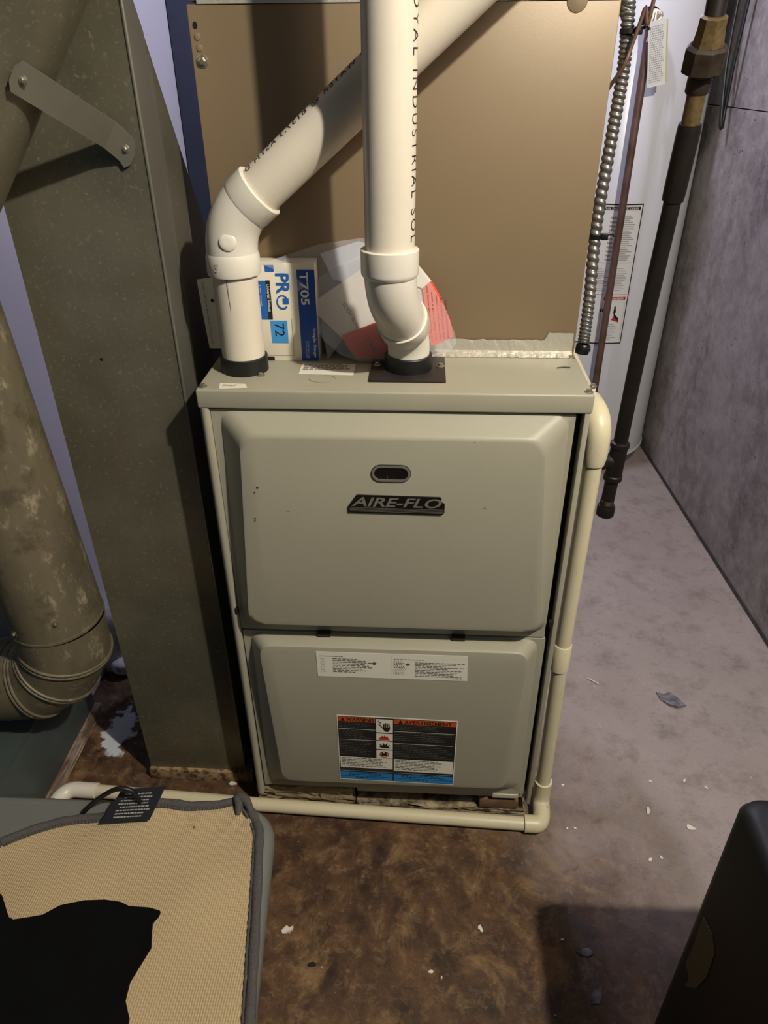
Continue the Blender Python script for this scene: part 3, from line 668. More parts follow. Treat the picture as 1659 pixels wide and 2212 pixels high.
bag2 = thing('empty_bag', (-.08, .12, H), 'larger cloudy plastic bag with pale sheet behind the document bag', 'bag')
bo = [(-.1971, 1.0345), (-.1701, 1.0379), (-.11, 1.0524), (-.0508, 1.0603), (.0015, 1.0557), (.0316, 1.02), (.0157, .9831), (-.0647, .9449), (-.1000, .9300), (-.1040, .9821), (-.1080, 1.0300)]
def bag2pt(x, z): return V((x, .1155 + .22 * (z - H), z)) if x > -.115 else V((x, .1160 + (-.115 - x) * .01, max(z, 1.0350)))
obj('film', sheet([bag2pt(x, z) for x, z in [(-.112, 1.038), (-.11, 1.0524), (-.0508, 1.0603), (.0015, 1.0557), (.0316, 1.02), (.0157, .9831), (-.0647, .9449), (-.1000, .8960), (-.1090, .9400)]], 0, .001, 12, 4), 'poly', bag2)
obj('pale_sheet', sheet([bag2pt(x, z) + V((0, .003, 0)) for x, z in [(-.1090, 1.0395), (-.0544, 1.056), (.0015, 1.0431), (-.0044, .982), (-.0914, 1.0062)]], .0004, .0004, 13, 2), simple('lavender_paper', 'b4b2ba', .6), bag2)
obj('flap', sheet([V((-.1910, .1165, 1.0335)), V((-.1700, .1165, 1.0385)), V((-.110, .150, 1.0525)), V((-.110, .130, 1.036)), V((-.1290, .1162, 1.0010)), V((-.1480, .1162, .9890)), V((-.1500, .1162, 1.0180))], 0, .0004, 14, 3), 'poly', bag2)

bk = thing('instruction_booklet', (-.272, .15, H), 'folded white instruction booklet standing left of the exhaust pipe', 'booklet')
BKp = [V((-.291, .149, 1.003)), V((-.2400, .149, 1.008)), V((-.2350, .149, .900)), V((-.2859, .149, .8996)), V((-.2888, .149, .950))]
obj('cover', sheet(BKp, .0015, .0006, 15, 2), 'paper', bk)
kf = Fr((-.2865, .1458, 1.000), (.0035, 0, -.1), (-1, 0, -.035)); kf.n = V((0, -1, 0))
text('to be left with the equipment owner', kf, 0, -.0060, .094, -.0028, .0006, 'ink', bk)
kf2 = Fr((-.2700, .1458, .973), (.0035, 0, -.1), (-1, 0, -.035)); kf2.n = V((0, -1, 0))
text('Please recycle this paper', kf2, .004, -.0062, .062, -.0028, .0006, 'ink', bk)
prints('recycle_mark', Fr((-.2708, .1452, .9735), (1, 0, 0), (0, 0, -1)), [[(.0027 * math.cos(i * PI / 6), .0027 * math.sin(i * PI / 6)) for i in range(12)]], .0004, 'ink', bk)

# ------------------------------------------------------------------ left: rectangular return duct
d = thing('return_duct', (-.406, .26, 0), 'dark galvanised rectangular duct standing on floor left of furnace', 'duct')
X0, X1, YF = -.505, -.307, .068
side = [(YF, .028), (YF, 2.44), (YF + .022, 2.44), (YF + .022, 1.372), (.105, 1.3325), (.250, 1.1023), (.44, .80), (.44, .028)]
k = len(side); vs = [V((X0, y, z)) for y, z in side] + [V((X1, y, z)) for y, z in side]
obj('duct_body', (vs, [tuple(range(k)), tuple(range(2 * k - 1, k - 1, -1))] + [(i, (i + 1) % k, k + (i + 1) % k, k + i) for i in range(k)], None), 'galv', d)
obj('corner_bead', tube([(X1 - .0008, YF + .0008, .03), (X1 - .0008, YF + .0008, 1.74)], .0026, 10), 'galvl', d)
obj('side_seam', box(X1 - .0003, X1 + .0022, .125, .131, .03, 1.28), 'galvl', d)
sp_ = [(.0690, .60), (.0690, 1.749), (.0895, 1.749), (.0895, 1.372), (.1045, 1.332), (.1240, 1.302), (.1240, .60)]; k = len(sp_)
obj('side_glare', ([V((X1 + o_, y, z)) for o_ in (-.0005, .0008) for y, z in sp_], [tuple(range(k)), tuple(range(2 * k - 1, k - 1, -1))] + [(i, (i + 1) % k, k + (i + 1) % k, k + i) for i in range(k)], None), 'galvl', d, 'side strip with glare put in as brighter metal')  # lighter overlay puts the glare on the duct side into its colour
obj('bottom_flange', box(X0 - .002, X1 + .016, .060, .10, 0, .029, .001), 'rustfl', d, 'rust-stained bottom flange')
obj('rivet_hole', plate(Fr((-.4205, YF - .0002, 1.0), (1, 0, 0), (0, 0, -1)), [(.0026 * math.cos(i * PI / 6), .0026 * math.sin(i * PI / 6) + .0905) for i in range(12)], 0, .0003), 'dark', d)
obj('side_boot', box(X1, -.2665, .16, .42, .10, .45), 'galv', d)

# ------------------------------------------------------------------ round duct
rd = thing('round_duct', (-.58, .03, .28), 'brown-stained round metal duct with elbows passing in front of return duct', 'duct')
RR = .076
A0 = V((-.5805, .0315, .455)); A1 = V((-.6115, .028, 1.015)); ax = (A1 - A0).normalized()
obj('lower_section', tube([A0, A1], RR, 48, sm=50), 'pipe', rd)
obj('lap_seam', lathe(A0 + ax * .002, ax, [(0, RR), (0, RR + .0012), (.004, RR + .0012), (.0045, RR)], 48), 'pipe', rd)
# lower adjustable elbow: four gores turning to the left
cent = V((-.5785, .0318, .425)); ecx = cent + V((-.118, 0, 0))
def gore(t0, t1, rr):
    pts = [ecx + V((math.cos(t) * .118, 0, math.sin(t) * .118)) for t in (t0, t1)]
    return pts
angs = [0, -.28, -.72, -1.16, -PI / 2]
for i in range(4):
    p0, p1 = gore(angs[i], angs[i + 1], RR)
    if i == 0: p0 = A0
    n = 48; dA = (V((0, 0, 1)) if i == 0 else V((-math.sin(angs[i]), 0, math.cos(angs[i])))); dB = V((-math.sin(angs[i + 1]), 0, math.cos(angs[i + 1])))
    vs = []; steps = 3
    for q_ in range(steps + 1):
        t_ = q_ / steps; cpt = p0.lerp(p1, t_); dv = dA.lerp(dB, t_).normalized(); u = V((0, 1, 0)); w = dv.cross(u)
        for j in range(n): th = 2 * PI * j / n; vs.append(cpt + (u * math.cos(th) + w * math.sin(th)) * RR)
    fs = [(r * n + j, r * n + (j + 1) % n, (r + 1) * n + (j + 1) % n, (r + 1) * n + j) for r in range(steps) for j in range(n)]
    obj('elbow_gore', (vs, fs, 50), 'pipe', rd)
    if i < 3:
        u = V((0, 1, 0)); w = dB.cross(u); beads = []
        for off in (-.0035, .0035):
            rg_ = [p1 + dB * off + (u * math.cos(2 * PI * j / n) + w * math.sin(2 * PI * j / n)) * (RR + .0012) for j in range(n + 1)]
            beads.append(tube(rg_, .0028, 8, False))
        obj('bead', join(*beads), 'pipe', rd)
obj('outlet_section', tube([ecx + V((0, 0, -.118)), ecx + V((-.3, 0, -.125))], RR, 48), 'pipe', rd)
# upper bend and slanted section
J = V((-.6105, .020, 1.055)); sd = V((.60, 0, .80)).normalized(); U0 = V((-.465 - .75 * .115, -.02, 1.135)); U1 = V((-.465 + .75 * .40, -.02, 1.65))
obj('upper_elbow', tube(arc(A1, J, U0, 8), RR, 48), 'pipe', rd)
obj('upper_section', tube([U0, U1], RR - .0008, 48), 'galv', rd)
obj('collar', lathe(U0 - sd * .004, sd, [(0, RR), (0, RR + .0022), (.005, RR + .0026), (.010, RR + .0022), (.012, RR)], 48), 'pipe', rd)
for th, z_ in ((-1.15, .475), (-.10, .500)):
    pz = A0 + ax * (z_ - A0.z); screw(pz + V((math.sin(th + .62), -math.cos(th + .62), 0)) * RR, (round(math.sin(th + .62), 2), round(-math.cos(th + .62), 2), 0), rd, 'pipe', .0045)

# strap between the round duct and the return duct
st = thing('hanger_strap', (-.33, .066, 1.18), 'grey steel strap screwed between round duct and rectangular duct', 'strap')
a = V((-.377, -.0620, 1.2553)); b = V((-.3390, .046, 1.1970)); c_ = V((-.3306, .0655, 1.1809))
wv = V((.55, .10, .80)).normalized() * .0165
def strap_pts():
    L = [(a - (b - a).normalized() * .014, .45), (a - (b - a).normalized() * .008, 1.0), (a, 1), (b, 1), (c_, 1), (c_ + V((.0035, .0004, -.0085)), .95), (c_ + V((.006, .0004, -.0135)), .35)]
    vs = []
    for p, k_ in L:
        for s_ in (-1, 1):
            for h_ in (0, .0016): vs.append(p + wv * s_ * k_ + V((0, -h_, 0)))
    n = len(L); fs = []
    for i in range(n - 1):
        o_ = i * 4
        fs += [(o_, o_ + 2, o_ + 6, o_ + 4), (o_ + 1, o_ + 5, o_ + 7, o_ + 3), (o_, o_ + 4, o_ + 5, o_ + 1), (o_ + 2, o_ + 3, o_ + 7, o_ + 6)]
    return vs, fs + [(0, 1, 3, 2), (n * 4 - 4, n * 4 - 2, n * 4 - 1, n * 4 - 3)], None
obj('strap', strap_pts(), 'galvl', st)
screw(a + V((0, -.0018, 0)), (0, -1, 0), st, r=.0042); screw(c_ + V((0, -.0018, 0)), (0, -1, 0), st, r=.0042)

# low duct box on the floor with timber edge
db = thing('floor_duct', (-.80, .13, 0), 'blue-grey sheet metal box with timber edge on floor under round duct', 'duct')
obj('metal_panel', box(-.93, -.697, -.16, .246, .012, .185, .002), 'galvb', db)
obj('timber_edge', rough_block(-.699, -.683, -.16, .246, 0, .020, 21, .0015, 6), 'dusty', db)
obj('top_flange', box(-.935, -.694, -.165, .25, .180, .190), 'galvb', db)

# ------------------------------------------------------------------ water heater
HC = V((.635, 1.717, 0)); HR = .26
h = thing('water_heater', HC, 'tall white cylindrical water heater standing behind the furnace', 'water heater')
obj('tank', lathe(HC + V((0, 0, .04)), (0, 0, 1), [(0, HR - .004), (0, HR), (1.47, HR), (1.50, HR - .02), (1.52, HR - .08)], 96), 'enamel', h)
obj('base_ring', lathe(HC, (0, 0, 1), [(0, HR - .012), (.036, HR - .012)], 96), 'galvl', h)
obj('bottom_band', lathe(HC + V((0, 0, .036)), (0, 0, 1), [(0, HR + .001), (.006, HR + .004), (.012, HR + .001)], 96), 'enamel', h)
def hp(a, z, o=.0006): return HC + V((math.cos(a), math.sin(a), 0)) * (HR + o) + V((0, 0, .477 + (z - .464) * .984))
# label on the cylinder: angle grows to the right of the picture
AR = math.atan2(1.4641 - HC.y, .6950 - HC.x); AL = AR - 1.15
def cq(a0, z0, a1, z1, o, n=12):
    vs = []; fs = []
    for i in range(n + 1):
        a_ = a0 + (a1 - a0) * i / n; vs += [hp(a_, z0, o), hp(a_, z1, o)]
    for i in range(n): fs.append((2 * i, 2 * i + 2, 2 * i + 3, 2 * i + 1))
    return vs, fs, 60
lab = obj('instruction_label', cq(AL, .464, AR, .902, .0008, 30), simple('heater_label', 'dad8d6', .5), h, 'tall instruction label with black border')
bwid = .012
obj('label_border', join(cq(AL, .898, AR, .902, .0012, 30), cq(AL, .464, AR, .468, .0012, 30), cq(AR - bwid, .464, AR, .902, .0012, 2), cq(AL, .464, AL + bwid, .902, .0012, 2)), 'ink', lab)
obj('label_heading', cq(AL + .03, .884, AR - .03, .893, .0012, 24), 'ink', lab)
obj('danger_band', cq(AR - .30, .610, AR - .035, .620, .0013, 8), 'red', lab)
def ctext(s, a0, a1, z0, z1, o, mat, **kw):
    vs, fs = textmesh(s, **kw); return obj('lettering', ([hp(a0 + (a1 - a0) * x, z0 + (z1 - z0) * y, o) for x, y in vs], fs, None), mat, lab)
ctext('CONTROL DIAGNOSTIC CODES', AR - .52, AR - .055, .8855, .8915, .0018, 'paper', bold=.01)
ctext('DANGER', AR - .245, AR - .055, .6115, .6185, .0019, 'paper', bold=.02)
rr_ = []
rng = random.Random(9)
def rowsc(z0, z1, n, a0, a1, fill=.45):
    for i in range(n):
        z = z0 + (z1 - z0) * i / n; e_ = a1 - rng.random() * .4 * (a1 - a0); rr_.append(cq(a0, z, e_, z + (z1 - z0) / n * fill, .0012, 4))
rowsc(.735, .872, 22, AR - .26, AR - .06); rowsc(.735, .872, 11, AR - .36, AR - .28); rowsc(.735, .872, 9, AR - .60, AR - .55)
rowsc(.64, .715, 14, AR - .22, AR - .07, .35); rowsc(.64, .715, 14, AR - .55, AR - .26, .35); rowsc(.478, .535, 9, AR - .26, AR - .08, .35)
obj('printed_text', join(*rr_), 'ltink', lab)['kind'] = 'stuff'
obj('rule_line', join(cq(AL + .03, .727, AR - .02, .7285, .0012, 20), cq(AL + .03, .6275, AR - .02, .629, .0012, 20), cq(AR - .31, .476, AR - .305, .605, .0012, 1), cq(AR - .03, .476, AR - .027, .605, .0012, 1)), 'ltink', lab)
def blob(poly, o): return [hp(AR + a_, z_, o) for a_, z_ in poly], [tuple(range(len(poly)))], None
obj('person_symbol', join(blob([(-.155, .590), (-.140, .590), (-.128, .572), (-.142, .555), (-.160, .570)], .0013), blob([(-.150, .555), (-.085, .541), (-.080, .549), (-.145, .566)], .0013)), 'ink', lab)
obj('spill_symbol', blob([(-.175, .545), (-.080, .536), (-.075, .543), (-.150, .556)], .0012), 'red', lab)
for da in (-.315, -.290): obj('footprint_symbol', blob([(da + .011 * math.cos(i * PI / 5), .577 + .006 * math.sin(i * PI / 5)) for i in range(10)], .0013), 'ink', lab)
# relief valve, discharge pipe
va = math.atan2(1.4571 - HC.y, .6281 - HC.x); vp = HC + V((math.cos(va), math.sin(va), 0)) * HR + V((0, 0, 1.369)); vo = V((math.cos(va), math.sin(va), 0))
obj('valve_opening', lathe(vp - vo * .001, vo, [(0, .027), (.0016, .027)], 28), 'dark', h)
obj('relief_valve', join(lathe(vp, vo, [(0, .013), (.03, .013), (.03, .018), (.045, .018)], 20), lathe(vp + vo * .03 + V((.006, 0, 0)), (.25, -.2, 1), [(-.014, .016), (.010, .017), (.016, .012)], 20)), 'foil', h, 'bright metal relief valve')
PX, PY = .6230, 1.420
obj('discharge_pipe', tube([(PX, PY + .01, 1.352), (PX - .001, PY, 1.2), (PX, PY, .7), (PX + .002, PY, .03)], .0111, 20), 'copper', h, 'dull copper discharge pipe')
obj('valve_lever', tube([vp + vo * .045 + V((.004, 0, .012)), vp + vo * .06 + V((0, 0, -.005)), vp + vo * .058 + V((-.012, 0, -.055))], .003, 8), 'foil', h)
tg = thing('paper_tag', vp + vo * .06, 'white printed paper tag hanging from relief valve on water heater', 'tag')
tf = Fr(vp + vo * .064 + V((-.018, 0, -.012)), (.985, .02, .165), (.155, 0, -.985)); tf.r = V((.980, 0, .200)).normalized()
obj('tag_card', plate(tf, rect(0, 0, .046, .150), 0, .0006), simple('tag_paper', 'd6d5d2', .6), tg)
obj('tag_back_card', plate(tf, rect(.006, .003, .051, .146), -.003, -.0024), simple('yellow_card', 'cdbf8e', .6), tg)
prints('printed_text', tf, words_rows(.004, .012, .042, .142, 26, .45, .2), .0009, 'ltink', tg)

# ------------------------------------------------------------------ gas line with union, tee and drip leg
g = thing('gas_pipe', (.4165, .362, .4876), 'dark iron gas pipe with union, tee and capped drip leg right of furnace', 'pipe')
G = [V((.4167, .3612, .4876)), V((.4165, .3610, .5048)), V((.4195, .3640, .5671)), V((.4210, .3645, .6075)), V((.4225, .3645, .6448)), V((.4235, .3540, .86)), V((.4255, .3325, 1.0953)), V((.4248, .3182, 1.1800)), V((.4225, .3060, 1.2500)), V((.4210, .2965, 1.2720)), V((.4195, .2870, 1.3080)), V((.4150, .2700, 2.44))]
obj('drip_cap', lathe(G[0] - V((0, 0, .002)), (0, 0, 1), [(0, .0150), (.002, .0175), (.020, .0178), (.0235, .0165), (.0235, .0125)], 28), 'iron', g)
obj('drip_nipple', tube([G[1], G[2] + V((0, 0, .005))], .0130, 24), 'iron', g)
obj('nipple_thread', join(*[lathe(G[1] + V((0, 0, .006 + .003 * i)), (0, 0, 1), [(0, .0130), (.001, .0137), (.002, .0130)], 24) for i in range(4)]), 'rustiron', g)
tee_d = (G[4] - G[2]).normalized()
obj('tee', join(lathe(G[2], tee_d, [(-.001, .0135), (0, .0178), (.009, .0182), (.011, .0162), (.070, .0162), (.072, .0182), (.080, .0182), (.083, .0140)], 30), lathe(G[3], (-1, .05, 0), [(0, .0150), (.020, .0160), (.023, .0182), (.034, .0182), (.034, .013)], 26)), 'iron', g)
obj('branch_pipe', tube([G[3] + V((-.03, 0, 0)), V((.2660, .371, G[3].z))], .0128, 22), 'iron', g)
obj('long_pipe', tube(spline(G[4:7], 8), .0134, 26), 'iron', g)
obj('coupling', tube([V((.4253, .3345, 1.0830)), G[6], G[7], V((.4245, .3165, 1.1900))], [.0165, .0172, .0172, .0165], 28), 'iron', g)
obj('thread_nipple', tube([G[7], G[8]], .0132, 24), 'brass', g)
ud = (G[10] - G[8]).normalized()
obj('union_collar', lathe(G[8] - ud * .022, ud, [(0, .0150), (.002, .0165), (.018, .0165), (.022, .0150)], 26), 'rustiron', g)
obj('union_nut', lathe(G[8] + ud * .005, ud, [(0, .0265), (.002, .0285), (.030, .0285), (.034, .0245)], 8, 15), 'rustiron', g)
obj('union_body', lathe(G[8] + ud * .038, ud, [(0, .0220), (.020, .0190), (.034, .0185), (.036, .0150)], 8, 15), 'brass', g)
obj('upper_pipe', tube([G[8] + ud * .06, G[11]], .0134, 24), 'iron', g)

# ------------------------------------------------------------------ flexible conduit, copper line, zip ties
cn = thing('flexible_conduit', (.283, .165, .905), 'ribbed grey metal flexible conduit along right edge of coil cabinet', 'conduit')
path = spline([(.2820, .172, .905), (.2880, .200, .960), (.2895, .228, 1.0652), (.2960, .240, 1.1758), (.3000, .2450, 1.2592), (.2970, .2500, 1.3259), (.292, .252, 1.42), (.290, .252, 2.30)], 40)
pts, rad = [], []; acc = 0; L = 0; rib = .0078
for i in range(len(path) - 1):
    seg = path[i + 1] - path[i]; n_ = max(2, int(seg.length / .0010))
    for q_ in range(n_):
        pts.append(path[i] + seg * (q_ / n_)); ph = (L + seg.length * q_ / n_) / rib; rad.append(.0072 + .0014 * abs(math.sin(PI * ph)))
    L += seg.length
av, af, asm = tube(pts, rad, 20, True, 60); N_ = 20
for i in range(len(pts)):
    for j in range(N_):
        k_ = i * N_ + j; dv_ = av[k_] - pts[i]; r_ = .0070 + .0021 * abs(math.sin(PI * (i * L / len(pts) / rib + j / N_)))
        av[k_] = pts[i] + dv_.normalized() * r_
obj('armour', (av, af, asm), 'conduit', cn)
obj('connector', join(lathe((.2805, .168, .892), (.1, .05, 1), [(0, .010), (.004, .0105), (.012, .0105), (.014, .009)], 20), lathe((.2760, .165, .899), (1, -.2, .1), [(0, .004), (.016, .004)], 10)), 'tie', cn)
o = obj('copper_line', tube(spline([(.2790, .300, 1.10), (.2790, .262, 1.145), (.2790, .275, 1.19), (.2815, .250, 1.230), (.2960, .2300, 1.262), (.3030, .2310, 1.285), (.3125, .2300, 1.325), (.325, .23, 1.40), (.345, .23, 2.30)], 10), .0026, 10), 'copper'); tag(o, 'thin copper line crossing in front of the ribbed conduit', 'tube')
def ziptie(cpt, r, dirv, tail, label):
    z = thing('zip_tie', cpt, label, 'zip tie', 'zip ties on the conduit')
    obj('loop', lathe(V(cpt) - V(dirv) * .003, dirv, [(0, r), (0, r + .002), (.006, r + .002), (.006, r)], 20), 'tie', z)
    obj('buckle', box(cpt[0] + r - .002, cpt[0] + r + .008, cpt[1] - .010, cpt[1] - .002, cpt[2] - .004, cpt[2] + .005, .001), 'tie', z)
    obj('tail', tube([V(cpt) + V((r + .004, -.006, .002)), V(cpt) + V((r + .014, -.006, .006)), V(cpt) + V((r + .017, -.006, .001))], .0024, 8), 'tie', z)
ziptie((.2990, .2450, 1.302), .0088, (0, 0, 1), 1, 'black zip tie on conduit beside the paper tag')
ziptie((.2895, .2255, 1.0500), .0088, (0, 0, 1), 1, 'black zip tie on conduit beside top of the heater label')
cb = thing('hanging_cable', (.905, 1.5, 1.12), 'thin black cable hanging in a loop against the concrete wall', 'cable')
obj('cable_loop', tube(spline([(.892, 1.500, 2.44), (.890, 1.500, 1.60), (.888, 1.500, 1.40), (.885, 1.500, 1.27), (.887, 1.498, 1.15), (.884, 1.485, 1.112), (.879, 1.482, 1.113), (.874, 1.49, 1.16), (.872, 1.52, 1.27), (.878, 1.55, 1.42), (.880, 1.56, 1.60), (.882, 1.56, 2.44)], 8), .0058, 10), 'cable', cb)

# ------------------------------------------------------------------ condensate drain
dr = thing('condensate_drain', (.293, .03, 0), 'cream PVC drain pipe down right side of furnace and along its front', 'pipe')
r1, r2 = .01335, .0168
T = V((.2880, .030, .835)); Bt = V((.2932, .030, .050))
obj('downpipe', tube([T - V((0, 0, .03)), V((.2872, .030, .45)), Bt], r1, 26), 'drain', dr)
obj('top_elbow', tube([V((.2880, .030, .776)), V((.2880, .030, .79))] + arc((.2880, .030, .812), (.2880, .030, .846), (.2850, .068, .846), 12) + [V((.2840, .085, .846))], [.0158, .0182] + [r2 + .0013] * 14, 30), 'drain', dr)
obj('feed_pipe', tube([V((.2840, .08, .846)), V((.2830, .30, .852))], r1, 22), 'drain', dr)
obj('pipe_strap', box(.266, .292, .095, .112, .8280, .866, .001), 'enamel', dr)
screw((.2875, .098, .8665), (0, 0, 1), dr)
obj('coupling', lathe((.2871, .030, .376), (0, 0, 1), [(0, .0140), (.001, .0158), (.0545, .0158), (.056, .0148), (.056, .0135)], 28), 'drain', dr)
E2 = V((.2900, -.0235, .0180))
obj('rear_elbow', tube([V((.2930, .030, .080)), V((.2930, .030, .079)), V((.2930, .030, .055))] + arc((.2930, .030, .045), (.2930, .030, .0185), (.2922, .006, .0185), 10), [.0140, r2, r2] + [r2] * 11, 28), 'drain', dr)
obj('front_elbow', tube(arc((.2920, .008, .0182), E2, (.2740, -.0228, .0180), 12) + [V((.2555, -.0222, .0178))], r2, 28), 'drain', dr)
obj('floor_pipe', tube([V((.2600, -.0225, .0175)), V((.2446, -.0218, .0172)), V((-.2652, -.0035, .0170)), V((-.6150, .0125, .0170))], r1, 26), 'drain', dr)
obj('end_elbow', tube([V((-.600, .0120, .0175)), V((-.630, .0130, .0175))] + arc((-.640, .0135, .0175), (-.668, .0145, .0175), (-.672, -.0200, .0175), 8), r2 - .001, 24), 'pvc2', dr)

# ------------------------------------------------------------------ bin, mat, sheeting in the near left corner
bn = thing('storage_bin', (-.40, -.45, 0), 'grey plastic storage bin in near left corner under a mat', 'bin')
def rr4(x0, x1, y0, y1, r, z, sk=0.0, n=8):
    o = []
    for cx, cy, a0 in ((x1 - r, y1 - r, 0), (x0 + r, y1 - r, PI / 2), (x0 + r, y0 + r, PI), (x1 - r, y0 + r, 3 * PI / 2)):
        for k in range(n + 1):
            a_ = a0 + PI / 2 * k / n; x_, y_ = cx + r * math.cos(a_), cy + r * math.sin(a_); o.append(V((x_ - sk * (y_ - y1), y_, z)))
    return o
SK = .085
def binring(e_, z): return rr4(-.86 + e_, -.174 - e_, -.90 + e_, -.1955 - e_, .055, z, SK)
obj('tub', loft([binring(.05, 0), binring(.012, .255), binring(.010, .262)], 40), 'bin', bn)
obj('lid', loft([binring(.006, .250), binring(0, .254), binring(-.001, .270), binring(.003, .280), binring(.010, .285), binring(.016, .284), binring(.022, .286)], 50), 'bin', bn)
obj('wire_handle', tube(spline([(-.4690, -.230, .286), (-.4600, -.2295, .300), (-.4328, -.2275, .3270), (-.4042, -.2255, .3460), (-.3836, -.2245, .3420), (-.3760, -.2240, .3200), (-.3720, -.2240, .286)], 6), .0038, 10), 'black', bn)
ma = thing('bath_mat', (-.36, -.42, .288), 'beige mat lying face down with dark grey bound edge on the bin', 'mat')
mo = [(-.5636, -.2873), (-.5218, -.261), (-.4796, -.2425), (-.4232, -.2351), (-.349, -.2171), (-.3007, -.2173), (-.2488, -.2099), (-.2291, -.2049), (-.2092, -.2203), (-.1903, -.2471), (-.1832, -.2827), (-.1672, -.3867), (-.1487, -.5086), (-.125, -.70), (-.62, -.74), (-.66, -.36)]
def matz(x, y): return .2915 + .004 * math.sin(x * 30) * math.sin(y * 24 + 1) + (.008 if y > -.235 else 0)
sm_o = spline([(x, y, 0) for x, y in mo] + [(mo[0][0], mo[0][1], 0)], 5)[:-1]
cen = V((-.38, -.47, 0))
def inset(p, k_): return p + (cen - p).normalized() * k_
import mathutils
def matmesh():
    rings = []
    for k_ in (.006, .02, .05, .09, .14, .2, .27): rings.append([(lambda q: V((q.x, q.y, matz(q.x, q.y) + .004)))(inset(p, k_)) for p in sm_o])
    low = [V((p.x, p.y, p.z - .006)) for p in rings[0]]
    vs, fs, s_ = loft([low] + rings, 60, False, False); n = len(sm_o); cidx = len(vs); vs.append(V((cen.x, cen.y, matz(cen.x, cen.y) + .004)))
    base = (len(rings)) * n
    fs += [(base + j, base + (j + 1) % n, cidx) for j in range(n)]
    return vs, fs, 0
vs, fs, _ = matmesh(); obj('backing', (vs, fs, 60), 'mat', ma)
bp_ = [V((p.x, p.y, matz(p.x, p.y) + .0035)) for p in sm_o]
obj('binding', tube(bp_ + [bp_[0]], [.0068 + .0006 * math.sin(i * 1.7) for i in range(len(bp_) + 1)], 12), 'binding', ma, 'dark grey bound edge')
bi = [V((q.x, q.y, matz(q.x, q.y) + .0052)) for q in [inset(p, .0085) for p in sm_o]]
obj('edge_stitching', tube([bi[i // 4].lerp(bi[(i // 4 + 1) % len(bi)], (i % 4) / 4) + V((0, 0, .0008 * (i % 2))) for i in range(len(bi) * 4)], [.0014 + .0008 * (i % 2) for i in range(len(bi) * 4)], 6), 'binding', ma)
obj('corner_fold', tube(spline([(-.2250, -.2300, .302), (-.2250, -.2150, .309), (-.2280, -.2050, .308), (-.2150, -.2120, .312), (-.2020, -.2300, .306)], 6), [.003 + .006 * math.sin(PI * i / 24) for i in range(25)], 10), 'binding', ma)
CLF = Fr((-.4130, -.2060, .3180), (.985, .11, 0), (-.10, -.985, -.16)); CLF.n = V((0, -.16, .98)).normalized()
ct = obj('care_label', plate(CLF, [(.004, 0), (.0700, -.0010), (.0660, .0520), (-.006, .0510)], 0, .0012), 'navy', ma, 'navy blue care label with white print')
def flip_rows():
    o = []
    for i in range(8):
        y = .008 + i * .0052; x = .008 + random.random() * .008; e_ = .060 - random.random() * .012
        while x < e_:
            w = random.uniform(.002, .006); o.append((x, y, x + w, y + .0020)); x += w + .001
    return o
prints('printed_text', CLF, flip_rows(), .0015, 'ltink', ct)
clo = [(-.66, -.36), (-.56, -.352), (-.5173, -.3714), (-.4926, -.401), (-.4841, -.4043), (-.4478, -.3965), (-.4305, -.3832), (-.400, -.374), (-.374, -.371), (-.352, -.373), (-.3376, -.3788), (-.310, -.380), (-.294, -.3836), (-.2943, -.3885), (-.300, -.398), (-.2964, -.4121), (-.292, -.428), (-.297, -.4442), (-.305, -.470), (-.3034, -.4903), (-.2924, -.5082), (-.2904, -.5198), (-.29, -.66), (-.64, -.70)]
o = obj('black_sheeting', sheet([V((x, y, .3030)) for x, y in clo][::-1], .006, .0022, 17, 6), 'sheeting'); tag(o, 'crumpled black sheeting lying on the beige mat', 'sheeting')  # thin rippled black sheet over part of the mat

# black case in the near right corner
bc = thing('black_case', (.65, -.62, 0), 'black hard case with rounded corners in near right corner', 'case')
def casering(e_, z): return rr4(.402 + e_, .90 - e_, -.95 + e_, -.362 - e_, .022, z, 0)
obj('shell', loft([casering(.006, 0), casering(0, .008), casering(0, .551), casering(.004, .561), casering(.014, .565)], 50), 'case', bc)
CSF = Fr((.4018, 0, 0), (0, -1, 0), (0, 0, -1)); CSF.n = V((-1, 0, 0))
obj('leaf_patch', plate(CSF, [(.3891, -.3656), (.4167, -.3753), (.4324, -.3644), (.4360, -.3182), (.4274, -.2718), (.4087, -.2353), (.4077, -.2592), (.3912, -.2603), (.3926, -.3083)], 0, .0008), 'tape', bc, 'leaf-shaped tan patch')  # leaf-shaped tan patch on the left face of the case

# ------------------------------------------------------------------ litter on the floor
def chip(name, x, y, s, ang, seed, mat, label, cat, group=None, curl=.002):
    rng = random.Random(seed); n = 9
    bm = bmesh.new(); top = []
    for i in range(n):
        a_ = 2 * PI * i / n; r_ = s * rng.uniform(.55, 1.0); px, py = r_ * math.cos(a_), r_ * .55 * math.sin(a_)
        top.append(V((x + px * math.cos(ang) - py * math.sin(ang), y + px * math.sin(ang) + py * math.cos(ang), .0012 + curl * rng.random())))
    low = [V((p.x, p.y, .0002)) for p in top]
    o = obj(name, loft([low, top], 20), mat); return tag(o, label, cat, group)
MT['chipm'] = simple('flaking_chip', '8d8790', .8, 0, .6, 60, .4, dark='3b3536')
MT['chipw'] = simple('white_chip', 'd8d0c4', .7)
chip('paint_flake', .6368, .3276, .042, -.9, 1, 'chipm', 'large grey paint flake on floor between furnace and concrete wall', 'paint flake', curl=.008)
chip('paper_scrap', -.172, -.2367, .012, .5, 2, 'chipw', 'curled white paper scrap on brown floor beside the bin', 'scrap', curl=.006)
chip('paper_scrap', .1597, -.2185, .008, 1.9, 3, 'chipw', 'small white scrap on brown floor near shadow of black case', 'scrap', curl=.004)
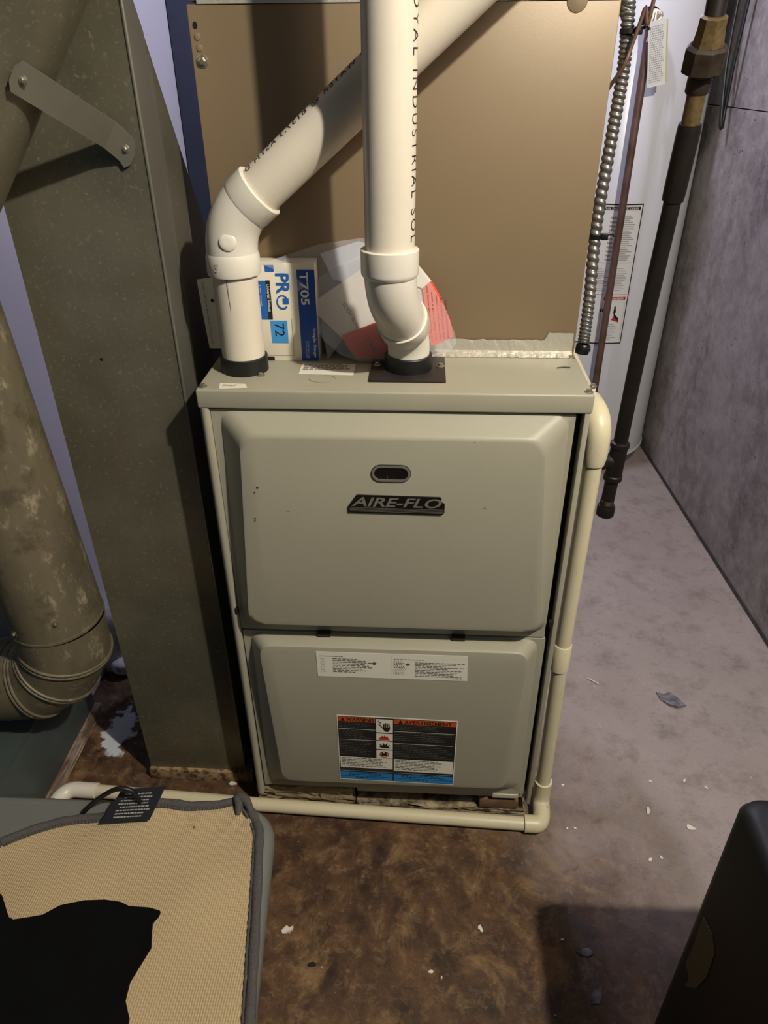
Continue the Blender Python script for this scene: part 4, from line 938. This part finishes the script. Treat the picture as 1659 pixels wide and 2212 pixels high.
chip('paper_scrap', -.3318, .0551, .011, .3, 4, 'chipw', 'white scrap lying beside flange of rectangular duct', 'scrap', curl=.003)
chip('paint_flake', .5077, .0296, .009, 1.2, 5, 'chipw', 'white oval flake on grey floor in front of black case', 'paint flake', curl=.003)
chip('paint_flake', .5800, -.0050, .012, -.4, 6, 'chipw', 'thin white flake at edge of the dark square stain', 'paint flake', curl=.003)
SPK = ['single round white speck on brown stain right of the drain riser', 'short white speck just right of the front drain elbow', 'second white speck beside the front drain elbow, farther right', 'white speck on grey floor halfway between drain elbow and black case',
       'white speck next to another, left of the black case top', 'white oblong speck on brown floor below the furnace centre', 'smallest white speck beside the oblong one on brown floor', 'white speck on floor right of the rust stain behind the flakes',
       'bright white speck below the large grey paint flake', 'white speck above the far corner of the black case', 'white speck inside the shadow cast by the black case']
for i, (x, y, s) in enumerate(((.3472, .0821, .004), (.3406, -.0172, .004), (.3550, -.0160, .004), (.485, -.075, .006), (.506, -.070, .005), (.0744, -.2921, .006), (.092, -.3000, .003), (.53, .10, .004), (.60, .105, .007), (.64, .09, .005), (.2980, -.23, .004))):
    o = chip('paint_speck', x, y, s, i * 1.3, 20 + i, 'chipw', SPK[i], 'paint speck', 'paint specks on the floor')
chip('paint_flake', .3330, -.2480, .016, .2, 51, 'chipm', 'grey paint flake inside the shadow left of the black case', 'paint flake', curl=.002)
chip('paint_flake', .3390, -.3170, .017, 1.0, 52, 'chipm', 'grey paint flake low in the shadow beside the foot of the black case', 'paint flake', curl=.002)
chip('bark_chip', -.121, -.290, .009, .1, 41, 'cable', 'short dark splinter on brown floor right of the bin', 'splinter', curl=.001)
o = obj('wood_match', tube([(.455, .392, .003), (.478, .374, .003)], .0016, 8), 'chipw'); tag(o, 'thin white stick on floor beside drip leg cap', 'stick')
o = obj('dry_needle', tube([(.2330, .098, H + .0012), (.243, .1000, H + .0016), (.2520, .1000, H + .0012)], .0009, 6), 'rustiron'); tag(o, 'short brown twig lying on furnace top near right edge', 'twig')
